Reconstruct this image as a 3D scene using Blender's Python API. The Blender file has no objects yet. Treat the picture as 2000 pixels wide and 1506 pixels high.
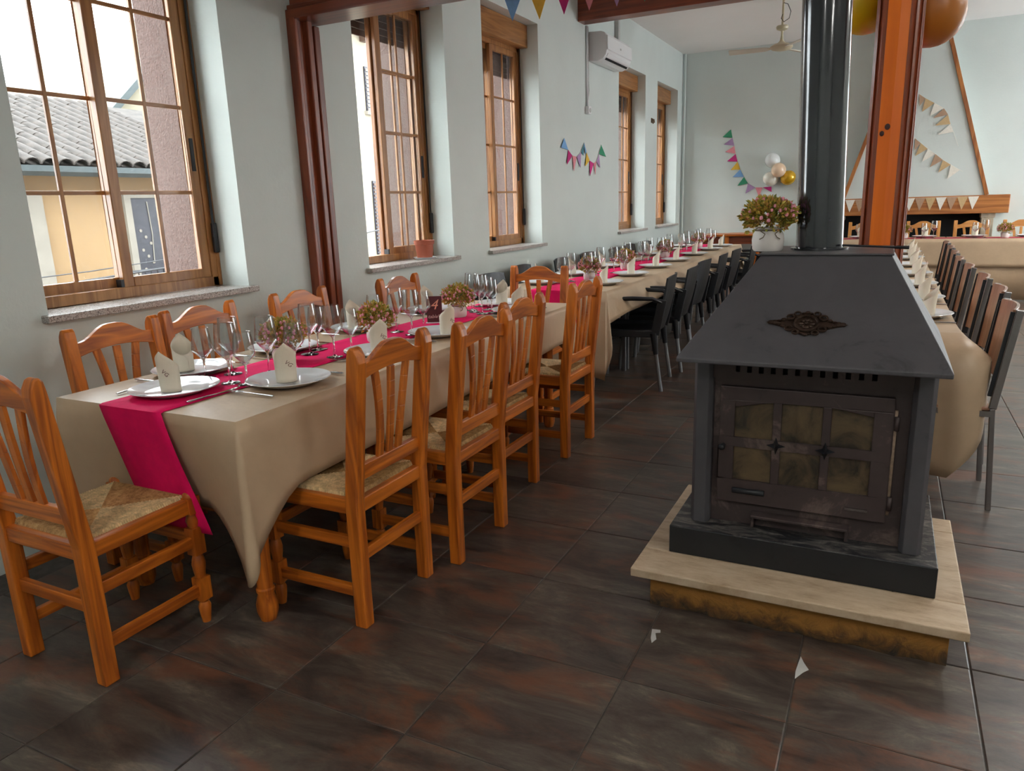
import bpy, bmesh, math, random
from mathutils import Vector, Matrix
random.seed(7)
PI = math.pi
sc = bpy.context.scene
COL = sc.collection
# ------------------------------------------------------------------ camera
R0 = (0.8944107, 0.4460702, -0.0324188)
R1 = (0.0784681, -0.2278699, -0.9705246)
R2 = (-0.4403094, 0.8655037, -0.2388115)
cd = bpy.data.cameras.new('camera'); cam = bpy.data.objects.new('camera', cd); COL.objects.link(cam)
cam.matrix_world = Matrix(((R0[0], -R1[0], -R2[0], 0), (R0[1], -R1[1], -R2[1], 0), (R0[2], -R1[2], -R2[2], 1.343), (0, 0, 0, 1)))
cd.sensor_width = 36; cd.lens = 1438.1 / 2000 * 36; cd.clip_start = 0.05; cd.clip_end = 200
sc.camera = cam
# ------------------------------------------------------------------ sky and exposure
SKY = 6.5
w = bpy.data.worlds.new('overcast_sky'); sc.world = w; w.use_nodes = True
bg = w.node_tree.nodes['Background']; bg.inputs[0].default_value = (0.90, 0.955, 1.0, 1); bg.inputs[1].default_value = SKY
vs = sc.view_settings; vs.view_transform = 'Standard'; vs.look = 'None'; vs.gamma = 1; vs.use_curve_mapping = False
vs.exposure = 0.85
LAMP_W = 13.5
sc.cycles.max_bounces = 7; sc.cycles.diffuse_bounces = 3; sc.cycles.glossy_bounces = 2
sc.cycles.use_adaptive_sampling = True; sc.cycles.adaptive_threshold = 0.15; sc.cycles.adaptive_min_samples = 20; sc.cycles.use_denoising = True
sc.cycles.transmission_bounces = 6; sc.cycles.transparent_max_bounces = 10
sc.cycles.caustics_reflective = False; sc.cycles.caustics_refractive = False
sc.cycles.sample_clamp_indirect = 6
def portal(loc, rot, sx, sy):
    l = bpy.data.lights.new('window_portal', 'AREA'); l.shape = 'RECTANGLE'; l.size = sx; l.size_y = sy
    l.cycles.is_portal = True
    o = bpy.data.objects.new('window_portal', l); o.location = loc; o.rotation_euler = rot; COL.objects.link(o)
# window openings of the left wall (y0, y1), with sill and head heights
WIN = [(1.80, 2.87), (3.91, 4.985), (5.57, 6.65), (8.96, 10.06), (10.63, 11.74)]
SILL, HEAD = 0.965, 2.93
for a, b in WIN: portal((-3.62, (a + b) / 2, (SILL + HEAD) / 2), (0, -PI / 2, 0), HEAD - SILL, b - a)
FILL_WINR = [(9.3, 11.5)]  # window added in the unseen right wall to supply fill light
for a, b in FILL_WINR: portal((4.95, (a + b) / 2, 1.7), (0, PI / 2, 0), 2.4, b - a)
WINB = []

# ------------------------------------------------------------------ materials
def nt(name):
    m = bpy.data.materials.new(name); m.use_nodes = True
    t = m.node_tree; b = t.nodes['Principled BSDF']
    return m, t, b
def N(t, kind, **kw):
    n = t.nodes.new(kind)
    for k, v in kw.items():
        if k.startswith('i_'): n.inputs[k[2:].replace('_', ' ')].default_value = v
        else: setattr(n, k, v)
    return n
def ramp(t, fac, stops):
    r = t.nodes.new('ShaderNodeValToRGB'); e = r.color_ramp.elements
    while len(e) < len(stops): e.new(0.5)
    for el, (p, c) in zip(e, stops): el.position = p; el.color = (*c, 1)
    t.links.new(fac, r.inputs[0]); return r.outputs[0]
def coords(t, scale=(1, 1, 1), space='Object', rnd=False):
    tc = t.nodes.new('ShaderNodeTexCoord'); mp = t.nodes.new('ShaderNodeMapping'); mp.inputs['Scale'].default_value = scale
    src = tc.outputs[space]
    if rnd:
        oi = t.nodes.new('ShaderNodeObjectInfo'); mul = t.nodes.new('ShaderNodeVectorMath'); mul.operation = 'SCALE'
        cmb = t.nodes.new('ShaderNodeCombineXYZ')
        for k in range(3): t.links.new(oi.outputs['Random'], cmb.inputs[k])
        t.links.new(cmb.outputs[0], mul.inputs[0]); mul.inputs['Scale'].default_value = 37.0
        add = t.nodes.new('ShaderNodeVectorMath'); t.links.new(src, add.inputs[0]); t.links.new(mul.outputs[0], add.inputs[1]); src = add.outputs[0]
    t.links.new(src, mp.inputs[0]); return mp.outputs[0]
def noise(t, co, scale, detail=4, rough=0.6, dist=0.0):
    n = t.nodes.new('ShaderNodeTexNoise'); n.inputs['Scale'].default_value = scale; n.inputs['Detail'].default_value = detail
    n.inputs['Roughness'].default_value = rough; n.inputs['Distortion'].default_value = dist
    t.links.new(co, n.inputs['Vector']); return n.outputs['Fac']
def bump(t, b, h, strength, dist=0.01):
    n = t.nodes.new('ShaderNodeBump'); n.inputs['Strength'].default_value = strength; n.inputs['Distance'].default_value = dist
    t.links.new(h, n.inputs['Height']); t.links.new(n.outputs[0], b.inputs['Normal'])
def plain(name, c, rough=0.5, metal=0.0, spec=0.5, var=0.12, scale=6, bmp=0.0, bscale=60, coat=0.0, sheen=0.0, subs=0.0):
    m, t, b = nt(name); co = coords(t)
    f = noise(t, co, scale)
    lo = tuple(max(0, x * (1 - var)) for x in c); hi = tuple(min(1, x * (1 + var)) for x in c)
    t.links.new(ramp(t, f, [(0.3, lo), (0.7, hi)]), b.inputs['Base Color'])
    b.inputs['Roughness'].default_value = rough; b.inputs['Metallic'].default_value = metal; b.inputs['Specular IOR Level'].default_value = spec
    if coat: b.inputs['Coat Weight'].default_value = coat; b.inputs['Coat Roughness'].default_value = 0.1
    if bmp: bump(t, b, noise(t, co, bscale, 3), bmp)
    return m
def wood(name, c1, c2, axis, rough=0.32, ring=9, knots=False, coat=0.25):
    m, t, b = nt(name)
    s = [ring, ring, ring]; s['xyz'.index(axis)] = ring * 0.07
    co = coords(t, tuple(s), rnd=True)
    f = noise(t, co, 1.6, 3, 0.5, 0.6)
    wv = t.nodes.new('ShaderNodeMath'); wv.operation = 'MULTIPLY'; wv.inputs[1].default_value = 9.0; t.links.new(f, wv.inputs[0])
    sn = t.nodes.new('ShaderNodeMath'); sn.operation = 'PINGPONG'; sn.inputs[1].default_value = 1.0; t.links.new(wv.outputs[0], sn.inputs[0])
    fine = noise(t, co, 9, 5)
    mx = t.nodes.new('ShaderNodeMath'); mx.operation = 'MULTIPLY_ADD'; mx.inputs[1].default_value = 0.55; t.links.new(sn.outputs[0], mx.inputs[0])
    f2 = t.nodes.new('ShaderNodeMath'); f2.operation = 'MULTIPLY'; f2.inputs[1].default_value = 0.5; t.links.new(fine, f2.inputs[0]); t.links.new(f2.outputs[0], mx.inputs[2])
    mid = tuple((a + b_) / 2 for a, b_ in zip(c1, c2))
    colr = ramp(t, mx.outputs[0], [(0.12, c2), (0.45, mid), (0.8, c1)])
    if knots:
        vo = t.nodes.new('ShaderNodeTexVoronoi'); vo.inputs['Scale'].default_value = 2.2
        s2 = [1.6, 1.6, 1.6]; s2['xyz'.index(axis)] = 0.6
        t.links.new(coords(t, tuple(s2), rnd=True), vo.inputs['Vector'])
        kr = ramp(t, vo.outputs['Distance'], [(0.03, (0, 0, 0)), (0.09, (1, 1, 1))])
        mk = t.nodes.new('ShaderNodeMix'); mk.data_type = 'RGBA'; t.links.new(kr, mk.inputs['Factor'])
        mk.inputs['A'].default_value = (*(x * 0.25 for x in c2), 1); t.links.new(colr, mk.inputs['B']); colr = mk.outputs['Result']
    t.links.new(colr, b.inputs['Base Color'])
    b.inputs['Roughness'].default_value = rough; b.inputs['Coat Weight'].default_value = coat; b.inputs['Coat Roughness'].default_value = 0.15
    bump(t, b, fine, 0.05, 0.003)
    return m
M = {}
def wood3(key, c1, c2, **k):
    for a in 'xyz': M[key + '_' + a] = wood(key + '_' + a, c1, c2, a, **k)
wood3('honey', (0.66, 0.180, 0.016), (0.25, 0.048, 0.005), coat=0.06, rough=0.36)
wood3('pine', (0.66, 0.30, 0.075), (0.47, 0.17, 0.035))
wood3('frame', (0.42, 0.19, 0.06), (0.23, 0.085, 0.022), knots=True, coat=0.10)
wood3('redwood', (0.25, 0.055, 0.018), (0.12, 0.022, 0.009), ring=7, coat=0.1)
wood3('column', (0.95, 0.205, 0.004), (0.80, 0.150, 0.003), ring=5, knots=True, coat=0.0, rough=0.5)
wood3('columnside', (0.30, 0.058, 0.014), (0.19, 0.034, 0.009), ring=6)  # darker copy of the column wood: shade of the side facets put into colour
wood3('mantel', (0.50, 0.20, 0.055), (0.24, 0.07, 0.018), ring=5)
wood3('veneer', (0.42, 0.21, 0.13), (0.28, 0.12, 0.07), ring=12)
M['wall'] = plain('wall_paint', (0.655, 0.715, 0.685), 0.75, spec=0.25, var=0.03, scale=1.5, bmp=0.12, bscale=45)
M['ceil'] = plain('ceiling_paint', (0.88, 0.86, 0.83), 0.85, var=0.02, scale=1)
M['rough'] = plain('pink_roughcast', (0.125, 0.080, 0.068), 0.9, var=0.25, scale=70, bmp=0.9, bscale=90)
M['white'] = plain('white_plastic', (0.80, 0.81, 0.82), 0.3, var=0.02)
M['black'] = plain('black_plastic', (0.012, 0.014, 0.018), 0.42, var=0.2, scale=20)
M['blackseat'] = plain('black_seat_plastic', (0.014, 0.016, 0.02), 0.38, var=0.15, scale=8, bmp=0.05, bscale=200)
M['alu'] = plain('grey_metal_leg', (0.30, 0.31, 0.33), 0.35, 0.8, var=0.1)
M['chrome'] = plain('chrome', (0.34, 0.32, 0.32), 0.25, 1.0, var=0.05)
M['steel'] = plain('cutlery_steel', (0.62, 0.62, 0.64), 0.16, 1.0, var=0.05)
M['ceramic'] = plain('white_ceramic', (0.80, 0.81, 0.83), 0.08, var=0.01, coat=0.4)
M['potwhite'] = plain('matte_white_pot', (0.74, 0.70, 0.66), 0.5, var=0.04)
M['terra'] = plain('terracotta_plastic', (0.42, 0.11, 0.06), 0.5, var=0.08)
M['napkin'] = plain('cream_napkin', (0.79, 0.71, 0.57), 0.85, var=0.03, scale=15, bmp=0.08, bscale=300)
M['kraft'] = plain('kraft_paper', (0.55, 0.40, 0.26), 0.42, var=0.05, scale=9, bmp=0.35, bscale=9)
M['runner'] = plain('crimson_runner', (0.80, 0.006, 0.115), 0.85, spec=0.2, var=0.06, scale=25, bmp=0.12, bscale=220)
M['runner2'] = plain('red_runner', (0.50, 0.02, 0.06), 0.75, var=0.06)
M['twine'] = plain('twine', (0.16, 0.11, 0.07), 0.9)
M['logo'] = plain('brown_print', (0.20, 0.10, 0.08), 0.8)
M['signbg'] = plain('sign_card', (0.085, 0.016, 0.02), 0.55, var=0.25, scale=18)
M['signtx'] = plain('sign_letters', (0.85, 0.40, 0.27), 0.6)
M['signtx2'] = plain('sign_script', (0.80, 0.68, 0.60), 0.6)
M['gold'] = plain('gold_balloon', (0.72, 0.42, 0.015), 0.12, 0.35, var=0.03, coat=0.6)
M['orange'] = plain('copper_balloon', (0.52, 0.17, 0.015), 0.38, 0.0, var=0.03, coat=0.1)
M['yellow'] = plain('yellow_balloon', (0.75, 0.47, 0.008), 0.35, 0.0, var=0.03, coat=0.15)
M['peach'] = plain('peach_balloon', (0.90, 0.66, 0.45), 0.2, var=0.02, coat=0.4)
M['pearl'] = plain('pearl_balloon', (0.80, 0.76, 0.66), 0.15, var=0.02, coat=0.5)
M['clear'] = plain('clear_balloon', (0.80, 0.83, 0.82), 0.1, var=0.02, coat=0.5)
M['fan'] = plain('cream_fan', (0.62, 0.55, 0.38), 0.4, var=0.05)
M['fanb'] = plain('fan_blade', (0.62, 0.58, 0.48), 0.5, var=0.05)
M['grey'] = plain('grey_conduit', (0.55, 0.55, 0.53), 0.6)
M['dark'] = plain('dark_interior', (0.008, 0.008, 0.009), 0.9)
M['stone'] = plain('cream_stone', (0.55, 0.48, 0.36), 0.8, var=0.15, scale=12, bmp=0.2)
for k, c in dict(green=(0.05, 0.30, 0.16), lilac=(0.42, 0.27, 0.48), pink=(0.75, 0.28, 0.32), magenta=(0.55, 0.03, 0.20), yellow=(0.80, 0.50, 0.06), blue=(0.20, 0.40, 0.70), teal=(0.06, 0.22, 0.28),
                 burlap=(0.56, 0.40, 0.21), taupe=(0.44, 0.29, 0.19), linen=(0.80, 0.77, 0.68)).items():
    M['felt_' + k] = plain('felt_' + k, c, 0.9, var=0.08, scale=40, bmp=0.1, bscale=200)
# stove steel, hearth, floor, glass etc.
def stove_mat(name, c, rust, amount, rough):
    m, t, b = nt(name); co = coords(t)
    f = noise(t, co, 5, 8, 0.7, 0.5)
    t.links.new(ramp(t, f, [(0.30, tuple(x * 0.45 for x in c)), (0.40, c), (0.5 + (1 - amount) * 0.2, tuple(x * 1.15 for x in c)), (0.78 if amount < 0.5 else 0.64, rust)]), b.inputs['Base Color'])
    r = noise(t, co, 14, 5)
    rr = t.nodes.new('ShaderNodeMapRange'); rr.inputs['To Min'].default_value = rough - 0.1; rr.inputs['To Max'].default_value = rough + 0.15
    t.links.new(r, rr.inputs['Value']); t.links.new(rr.outputs[0], b.inputs['Roughness'])
    b.inputs['Metallic'].default_value = 0.25
    bump(t, b, noise(t, co, 70, 4), 0.06, 0.004)
    return m
M['stove'] = stove_mat('stove_black_steel', (0.082, 0.078, 0.086), (0.095, 0.088, 0.090), 0.3, 0.40)
M['stovefront'] = stove_mat('stove_worn_front', (0.060, 0.042, 0.040), (0.16, 0.115, 0.10), 0.7, 0.46)
M['stovebase'] = stove_mat('stove_plinth_steel', (0.017, 0.018, 0.021), (0.055, 0.05, 0.045), 0.3, 0.4)
M['pipe'] = stove_mat('flue_enamel', (0.006, 0.007, 0.012), (0.012, 0.013, 0.018), 0.2, 0.2)
M['pipe'].node_tree.nodes['Principled BSDF'].inputs['Coat Weight'].default_value = 1.0
pb = M['pipe'].node_tree.nodes['Principled BSDF']; pb.inputs['Coat IOR'].default_value = 1.7; pb.inputs['Metallic'].default_value = 0.0; pb.inputs['Specular IOR Level'].default_value = 0.2; pb.inputs['Coat Roughness'].default_value = 0.10
m = M['stovebase']; t = m.node_tree; b = t.nodes['Principled BSDF']; src = b.inputs['Base Color'].links[0].from_socket
ge = t.nodes.new('ShaderNodeNewGeometry'); sxn = t.nodes.new('ShaderNodeSeparateXYZ'); t.links.new(ge.outputs['Normal'], sxn.inputs[0])
an = ramp(t, noise(t, coords(t, (1, 2.5, 1)), 9, 9, 0.75, 0.8), [(0.47, (0, 0, 0)), (0.68, (1, 1, 1))]); am = t.nodes.new('ShaderNodeMath'); am.operation = 'MULTIPLY'; t.links.new(an, am.inputs[0]); t.links.new(sxn.outputs['Z'], am.inputs[1]); am.use_clamp = True
ax = t.nodes.new('ShaderNodeMix'); ax.data_type = 'RGBA'; t.links.new(am.outputs[0], ax.inputs['Factor']); t.links.new(src, ax.inputs['A']); ax.inputs['B'].default_value = (0.26, 0.235, 0.21, 1); t.links.new(ax.outputs['Result'], b.inputs['Base Color'])   # ash dust lying on top faces
M['bronze'] = plain('cast_bronze', (0.055, 0.032, 0.022), 0.38, 0.6, var=0.4, scale=30)
m, t, b = nt('sooty_pane'); co = coords(t)
t.links.new(ramp(t, noise(t, co, 9, 6, 0.65, 0.6), [(0.35, (0.024, 0.018, 0.013)), (0.50, (0.10, 0.070, 0.038)), (0.75, (0.17, 0.115, 0.058))]), b.inputs['Base Color']); b.inputs['Roughness'].default_value = 0.3
M['sooty'] = m
M['rope'] = plain('fibre_gasket', (0.28, 0.20, 0.14), 0.9, var=0.3, scale=60)
m, t, b = nt('travertine'); co = coords(t, (1, 3, 1), rnd=True)
t.links.new(ramp(t, noise(t, co, 7, 7, 0.7), [(0.3, (0.36, 0.25, 0.15)), (0.5, (0.53, 0.40, 0.27)), (0.7, (0.62, 0.50, 0.36))]), b.inputs['Base Color']); b.inputs['Roughness'].default_value = 0.5
bump(t, b, noise(t, co, 60, 3), 0.15, 0.004); M['travertine'] = m
m, t, b = nt('ochre_plaster'); co = coords(t)
f1 = noise(t, co, 16, 8, 0.7, 0.8)
sx = t.nodes.new('ShaderNodeSeparateXYZ'); t.links.new(co, sx.inputs[0])
# darker towards the floor, ragged edge
ad = t.nodes.new('ShaderNodeMath'); ad.operation = 'MULTIPLY_ADD'; ad.inputs[1].default_value = 5.5; t.links.new(sx.outputs['Z'], ad.inputs[0]); t.links.new(f1, ad.inputs[2])
t.links.new(ramp(t, ad.outputs[0], [(0.42, (0.03, 0.022, 0.016)), (0.62, (0.16, 0.075, 0.02)), (0.85, (0.42, 0.19, 0.035))]), b.inputs['Base Color']); b.inputs['Roughness'].default_value = 0.75
bump(t, b, f1, 0.8, 0.02); M['ochre'] = m
m, t, b = nt('slate_tile'); co = coords(t, (1.0, 3.2, 1.0), rnd=True)
f1 = noise(t, co, 2.6, 9, 0.76, 0.5); f2 = noise(t, coords(t, (1.3, 3.4, 1.0), rnd=True), 2.0, 7, 0.66, 0.6)
c1 = ramp(t, f1, [(0.32, (0.020, 0.016, 0.015)), (0.47, (0.065, 0.048, 0.040)), (0.57, (0.100, 0.083, 0.067)), (0.70, (0.22, 0.18, 0.135))])
c2 = ramp(t, f2, [(0.50, (0, 0, 0)), (0.64, (1, 1, 1))])
mx = t.nodes.new('ShaderNodeMix'); mx.data_type = 'RGBA'; mf = t.nodes.new('ShaderNodeMath'); mf.operation = 'MULTIPLY'; mf.inputs[1].default_value = 0.6
t.links.new(c2, mf.inputs[0]); t.links.new(mf.outputs[0], mx.inputs['Factor']); t.links.new(c1, mx.inputs['A']); mx.inputs['B'].default_value = (0.19, 0.068, 0.032, 1)
t.links.new(mx.outputs['Result'], b.inputs['Base Color'])
rr = t.nodes.new('ShaderNodeMapRange'); rr.inputs['To Min'].default_value = 0.24; rr.inputs['To Max'].default_value = 0.40
t.links.new(f1, rr.inputs['Value']); t.links.new(rr.outputs[0], b.inputs['Roughness']); bump(t, b, f1, 0.12, 0.01)
M['tile'] = m
M['grout'] = plain('grout', (0.075, 0.068, 0.060), 0.9, var=0.3, scale=30)
M['granite'] = None
m, t, b = nt('speckled_granite'); co = coords(t)
vo = t.nodes.new('ShaderNodeTexVoronoi'); vo.inputs['Scale'].default_value = 330; t.links.new(co, vo.inputs['Vector'])
t.links.new(ramp(t, vo.outputs['Color'], [(0.15, (0.10, 0.085, 0.08)), (0.4, (0.40, 0.36, 0.33)), (0.8, (0.60, 0.57, 0.54))]), b.inputs['Base Color']); b.inputs['Roughness'].default_value = 0.25
M['granite'] = m
m, t, b = nt('rush_weave'); co = coords(t, rnd=True)
t.links.new(ramp(t, noise(t, co, 55, 6, 0.75), [(0.3, (0.18, 0.09, 0.026)), (0.5, (0.44, 0.25, 0.09)), (0.7, (0.64, 0.42, 0.19))]), b.inputs['Base Color']); b.inputs['Roughness'].default_value = 0.6
bump(t, b, noise(t, co, 160, 3), 0.4, 0.004); M['rush'] = m
M['rush2'] = plain('lit_rush_weave', (0.66, 0.47, 0.24), 0.6, var=0.35, scale=60, bmp=0.3, bscale=160)  # two of four seat fields paler: strand sheen put into the colour
# drinking glass: clear refractive
m, t, b = nt('drinking_glass'); b.inputs['Base Color'].default_value = (1, 1, 1, 1); b.inputs['Transmission Weight'].default_value = 1; b.inputs['Roughness'].default_value = 0; b.inputs['IOR'].default_value = 1.40
nz = noise(t, coords(t), 3); M['glass'] = m
m = bpy.data.materials.new('thin_clear_glass'); m.use_nodes = True; t = m.node_tree; t.nodes.clear()
out = t.nodes.new('ShaderNodeOutputMaterial'); tr = t.nodes.new('ShaderNodeBsdfTransparent'); tr.inputs[0].default_value = (0.975, 0.985, 0.985, 1)
gl = t.nodes.new('ShaderNodeBsdfGlossy'); gl.inputs['Roughness'].default_value = 0.02; lw_ = t.nodes.new('ShaderNodeLayerWeight'); lw_.inputs[0].default_value = 0.5
pw = t.nodes.new('ShaderNodeMath'); pw.operation = 'POWER'; pw.inputs[1].default_value = 2.0; t.links.new(lw_.outputs['Facing'], pw.inputs[0])
ma = t.nodes.new('ShaderNodeMath'); ma.operation = 'MULTIPLY_ADD'; ma.inputs[1].default_value = 0.85; ma.inputs[2].default_value = 0.07; t.links.new(pw.outputs[0], ma.inputs[0])
mm = t.nodes.new('ShaderNodeMixShader'); t.links.new(ma.outputs[0], mm.inputs[0]); t.links.new(tr.outputs[0], mm.inputs[1]); t.links.new(gl.outputs[0], mm.inputs[2]); t.links.new(mm.outputs[0], out.inputs[0]); M['thinglass'] = m
# window pane: thin, mostly transparent, weak mirror and a trace of dust
m = bpy.data.materials.new('window_pane'); m.use_nodes = True; t = m.node_tree; t.nodes.clear()
out = t.nodes.new('ShaderNodeOutputMaterial'); tr = t.nodes.new('ShaderNodeBsdfTransparent'); tr.inputs[0].default_value = (0.97, 0.985, 0.98, 1)
gl = t.nodes.new('ShaderNodeBsdfGlossy'); gl.inputs['Roughness'].default_value = 0.0; fr = t.nodes.new('ShaderNodeFresnel'); fr.inputs[0].default_value = 1.45
ge = t.nodes.new('ShaderNodeNewGeometry'); ib = t.nodes.new('ShaderNodeMath'); ib.operation = 'SUBTRACT'; ib.inputs[0].default_value = 1.0; t.links.new(ge.outputs['Backfacing'], ib.inputs[1])
fm = t.nodes.new('ShaderNodeMath'); fm.operation = 'MULTIPLY'; t.links.new(fr.outputs[0], fm.inputs[0]); t.links.new(ib.outputs[0], fm.inputs[1])
mm = t.nodes.new('ShaderNodeMixShader'); t.links.new(fm.outputs[0], mm.inputs[0]); t.links.new(tr.outputs[0], mm.inputs[1]); t.links.new(gl.outputs[0], mm.inputs[2])
df = t.nodes.new('ShaderNodeBsdfDiffuse'); df.inputs[0].default_value = (0.8, 0.82, 0.85, 1)
co = coords(t); dn = ramp(t, noise(t, co, 22, 9, 0.8), [(0.45, (0, 0, 0)), (0.8, (0.07, 0.07, 0.07))])
m2 = t.nodes.new('ShaderNodeMixShader'); t.links.new(dn, m2.inputs[0]); t.links.new(mm.outputs[0], m2.inputs[1]); t.links.new(df.outputs[0], m2.inputs[2])
t.links.new(m2.outputs[0], out.inputs[0]); M['pane'] = m
m, t, b = nt('fluorescent_tube'); b.inputs['Emission Color'].default_value = (1, 0.96, 0.9, 1); b.inputs['Emission Strength'].default_value = 6; M['tubeglow'] = m
m, t, b = nt('boxwood_leaf'); oi = t.nodes.new('ShaderNodeTexCoord'); f = noise(t, coords(t), 38, 3, 0.8)
t.links.new(ramp(t, f, [(0.3, (0.06, 0.09, 0.018)), (0.43, (0.26, 0.28, 0.045)), (0.53, (0.60, 0.42, 0.06)), (0.62, (0.60, 0.26, 0.10)), (0.72, (0.70, 0.34, 0.28))]), b.inputs['Base Color']); b.inputs['Roughness'].default_value = 0.5; M['leaf'] = m
M['blossom'] = plain('pink_blossom', (0.78, 0.30, 0.38), 0.7, var=0.2, scale=60)
# outdoors
M['facade'] = plain('ochre_facade', (0.27, 0.175, 0.086), 0.9, var=0.06, scale=0.8, bmp=0.1)
M['cream'] = plain('cream_facade', (0.25, 0.225, 0.165), 0.9, var=0.05, scale=0.8)
M['surround'] = plain('pale_stone', (0.22, 0.20, 0.165), 0.85, var=0.1, scale=4)
M['rooftile'] = plain('weathered_rooftile', (0.048, 0.039, 0.033), 0.9, var=0.55, scale=7)
M['gutter'] = plain('zinc_gutter', (0.055, 0.068, 0.07), 0.5, 0.4)
M['shutterdark'] = plain('dark_door', (0.018, 0.018, 0.026), 0.5, var=0.25, scale=10)
M['slat'] = plain('brown_shutter', (0.075, 0.04, 0.025), 0.6)
M['street'] = plain('street_paving', (0.36, 0.34, 0.32), 0.9)

# ------------------------------------------------------------------ mesh helpers
class MB:
    def __init__(s): s.v = []; s.f = []; s.m = []; s.sm = []
    def add(s, vs, fs, m=0, smooth=False):
        k = len(s.v); s.v += [Vector(v) for v in vs]
        for f in fs: s.f.append(tuple(i + k for i in f)); s.m.append(m); s.sm.append(smooth)
        return s
    def box(s, x0, x1, y0, y1, z0, z1, m=0):
        return s.add([(x0, y0, z0), (x1, y0, z0), (x1, y1, z0), (x0, y1, z0), (x0, y0, z1), (x1, y0, z1), (x1, y1, z1), (x0, y1, z1)],
                     [(0, 3, 2, 1), (4, 5, 6, 7), (0, 1, 5, 4), (1, 2, 6, 5), (2, 3, 7, 6), (3, 0, 4, 7)], m)
    def bar(s, p, q, w, h, up=(0, 0, 1), m=0, w2=None, h2=None):
        p = Vector(p); q = Vector(q); d = (q - p).normalized(); u = Vector(up); sd = d.cross(u)
        if sd.length < 1e-5: sd = d.cross(Vector((0, 1, 0)))
        sd.normalize(); u = sd.cross(d); w2 = w2 or w; h2 = h2 or h; vs = []
        for c, a, b in ((p, w, h), (q, w2, h2)):
            vs += [c - sd * a / 2 - u * b / 2, c + sd * a / 2 - u * b / 2, c + sd * a / 2 + u * b / 2, c - sd * a / 2 + u * b / 2]
        return s.add(vs, [(0, 1, 2, 3), (7, 6, 5, 4), (0, 4, 5, 1), (1, 5, 6, 2), (2, 6, 7, 3), (3, 7, 4, 0)], m)
    def tube(s, pts, r, seg=8, m=0, cap=True, flat=1.0):
        pts = [Vector(p) for p in pts]; n = len(pts); rs = r if isinstance(r, (list, tuple)) else [r] * n
        vs = []; prev = None
        for i, p in enumerate(pts):
            d = (pts[min(i + 1, n - 1)] - pts[max(i - 1, 0)]).normalized()
            if prev is None:
                a = d.orthogonal().normalized() if abs(d.z) > 0.95 else d.cross(Vector((0, 0, 1))).normalized()
            else: a = (prev - d * prev.dot(d)).normalized()
            prev = a; b = d.cross(a)
            for k in range(seg):
                an = 2 * PI * k / seg; vs.append(p + (a * math.cos(an) + b * math.sin(an) * flat) * rs[i])
        fs = []
        for i in range(n - 1):
            for k in range(seg):
                k2 = (k + 1) % seg; fs.append((i * seg + k, i * seg + k2, (i + 1) * seg + k2, (i + 1) * seg + k))
        s.add(vs, fs, m, True)
        if cap: s.add(vs[:seg], [tuple(range(seg))], m); s.add(vs[-seg:], [tuple(range(seg))[::-1]], m)
        return s
    def lathe(s, prof, seg=20, c=(0, 0, 0), m=0, smooth=True):
        c = Vector(c); vs = []; n = len(prof)
        for r, z in prof:
            for k in range(seg):
                a = 2 * PI * k / seg; vs.append(c + Vector((max(r, 1e-5) * math.cos(a), max(r, 1e-5) * math.sin(a), z)))
        fs = [(i * seg + k, i * seg + (k + 1) % seg, (i + 1) * seg + (k + 1) % seg, (i + 1) * seg + k) for i in range(n - 1) for k in range(seg)]
        return s.add(vs, fs, m, smooth)
    def prism(s, poly, axis, a, b, m=0):
        def P(u, v, w_): return {'x': (w_, u, v), 'y': (u, w_, v), 'z': (u, v, w_)}[axis]
        n = len(poly); vs = [P(u, v, a) for u, v in poly] + [P(u, v, b) for u, v in poly]
        fs = [tuple(range(n)), tuple(range(2 * n - 1, n - 1, -1))] + [(i, (i + 1) % n, n + (i + 1) % n, n + i) for i in range(n)]
        return s.add(vs, fs, m)
    def ell(s, c, rx, ry, rz, su=14, sv=9, m=0):
        prof = [(math.sin(PI * i / sv), -math.cos(PI * i / sv)) for i in range(sv + 1)]; t = MB().lathe(prof, su)
        t.v = [Vector((v.x * rx + c[0], v.y * ry + c[1], v.z * rz + c[2])) for v in t.v]; return s.join(t, m)
    def join(s, o, m=None, mat=None):
        k = len(s.v); s.v += [(mat @ v) if mat else v for v in o.v]
        s.f += [tuple(i + k for i in f) for f in o.f]; s.m += o.m if m is None else [m] * len(o.m); s.sm += o.sm; return s
    def mesh(s, name, mats, off=None):
        me = bpy.data.meshes.new(name); o = off or Vector((0, 0, 0))
        me.from_pydata([tuple(v - o) for v in s.v], [], s.f)
        for mt in (mats if isinstance(mats, (list, tuple)) else [mats]): me.materials.append(M[mt] if isinstance(mt, str) else mt)
        me.polygons.foreach_set('material_index', s.m); me.polygons.foreach_set('use_smooth', s.sm)
        bm = bmesh.new(); bm.from_mesh(me); bmesh.ops.remove_doubles(bm, verts=bm.verts, dist=1e-6); bmesh.ops.recalc_face_normals(bm, faces=bm.faces)
        for e in bm.edges:
            if len(e.link_faces) == 2 and e.calc_face_angle(0.0) > 0.72: e.smooth = False
        bm.to_mesh(me); bm.free()
        return me
def obj(name, me, parent=None, loc=(0, 0, 0), rz=0):
    o = bpy.data.objects.new(name, me); COL.objects.link(o); o.location = loc
    if rz: o.rotation_euler = (0, 0, rz)
    if parent: o.parent = parent
    return o
def tag(o, label, cat, group=None):
    o['label'] = label; o['category'] = cat
    if group: o['group'] = group
    return o
def thing(name, label, cat, loc=(0, 0, 0), rz=0, group=None):
    o = obj(name, None, None, loc, rz); o.empty_display_size = 0.05
    return tag(o, label, cat, group)
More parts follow.
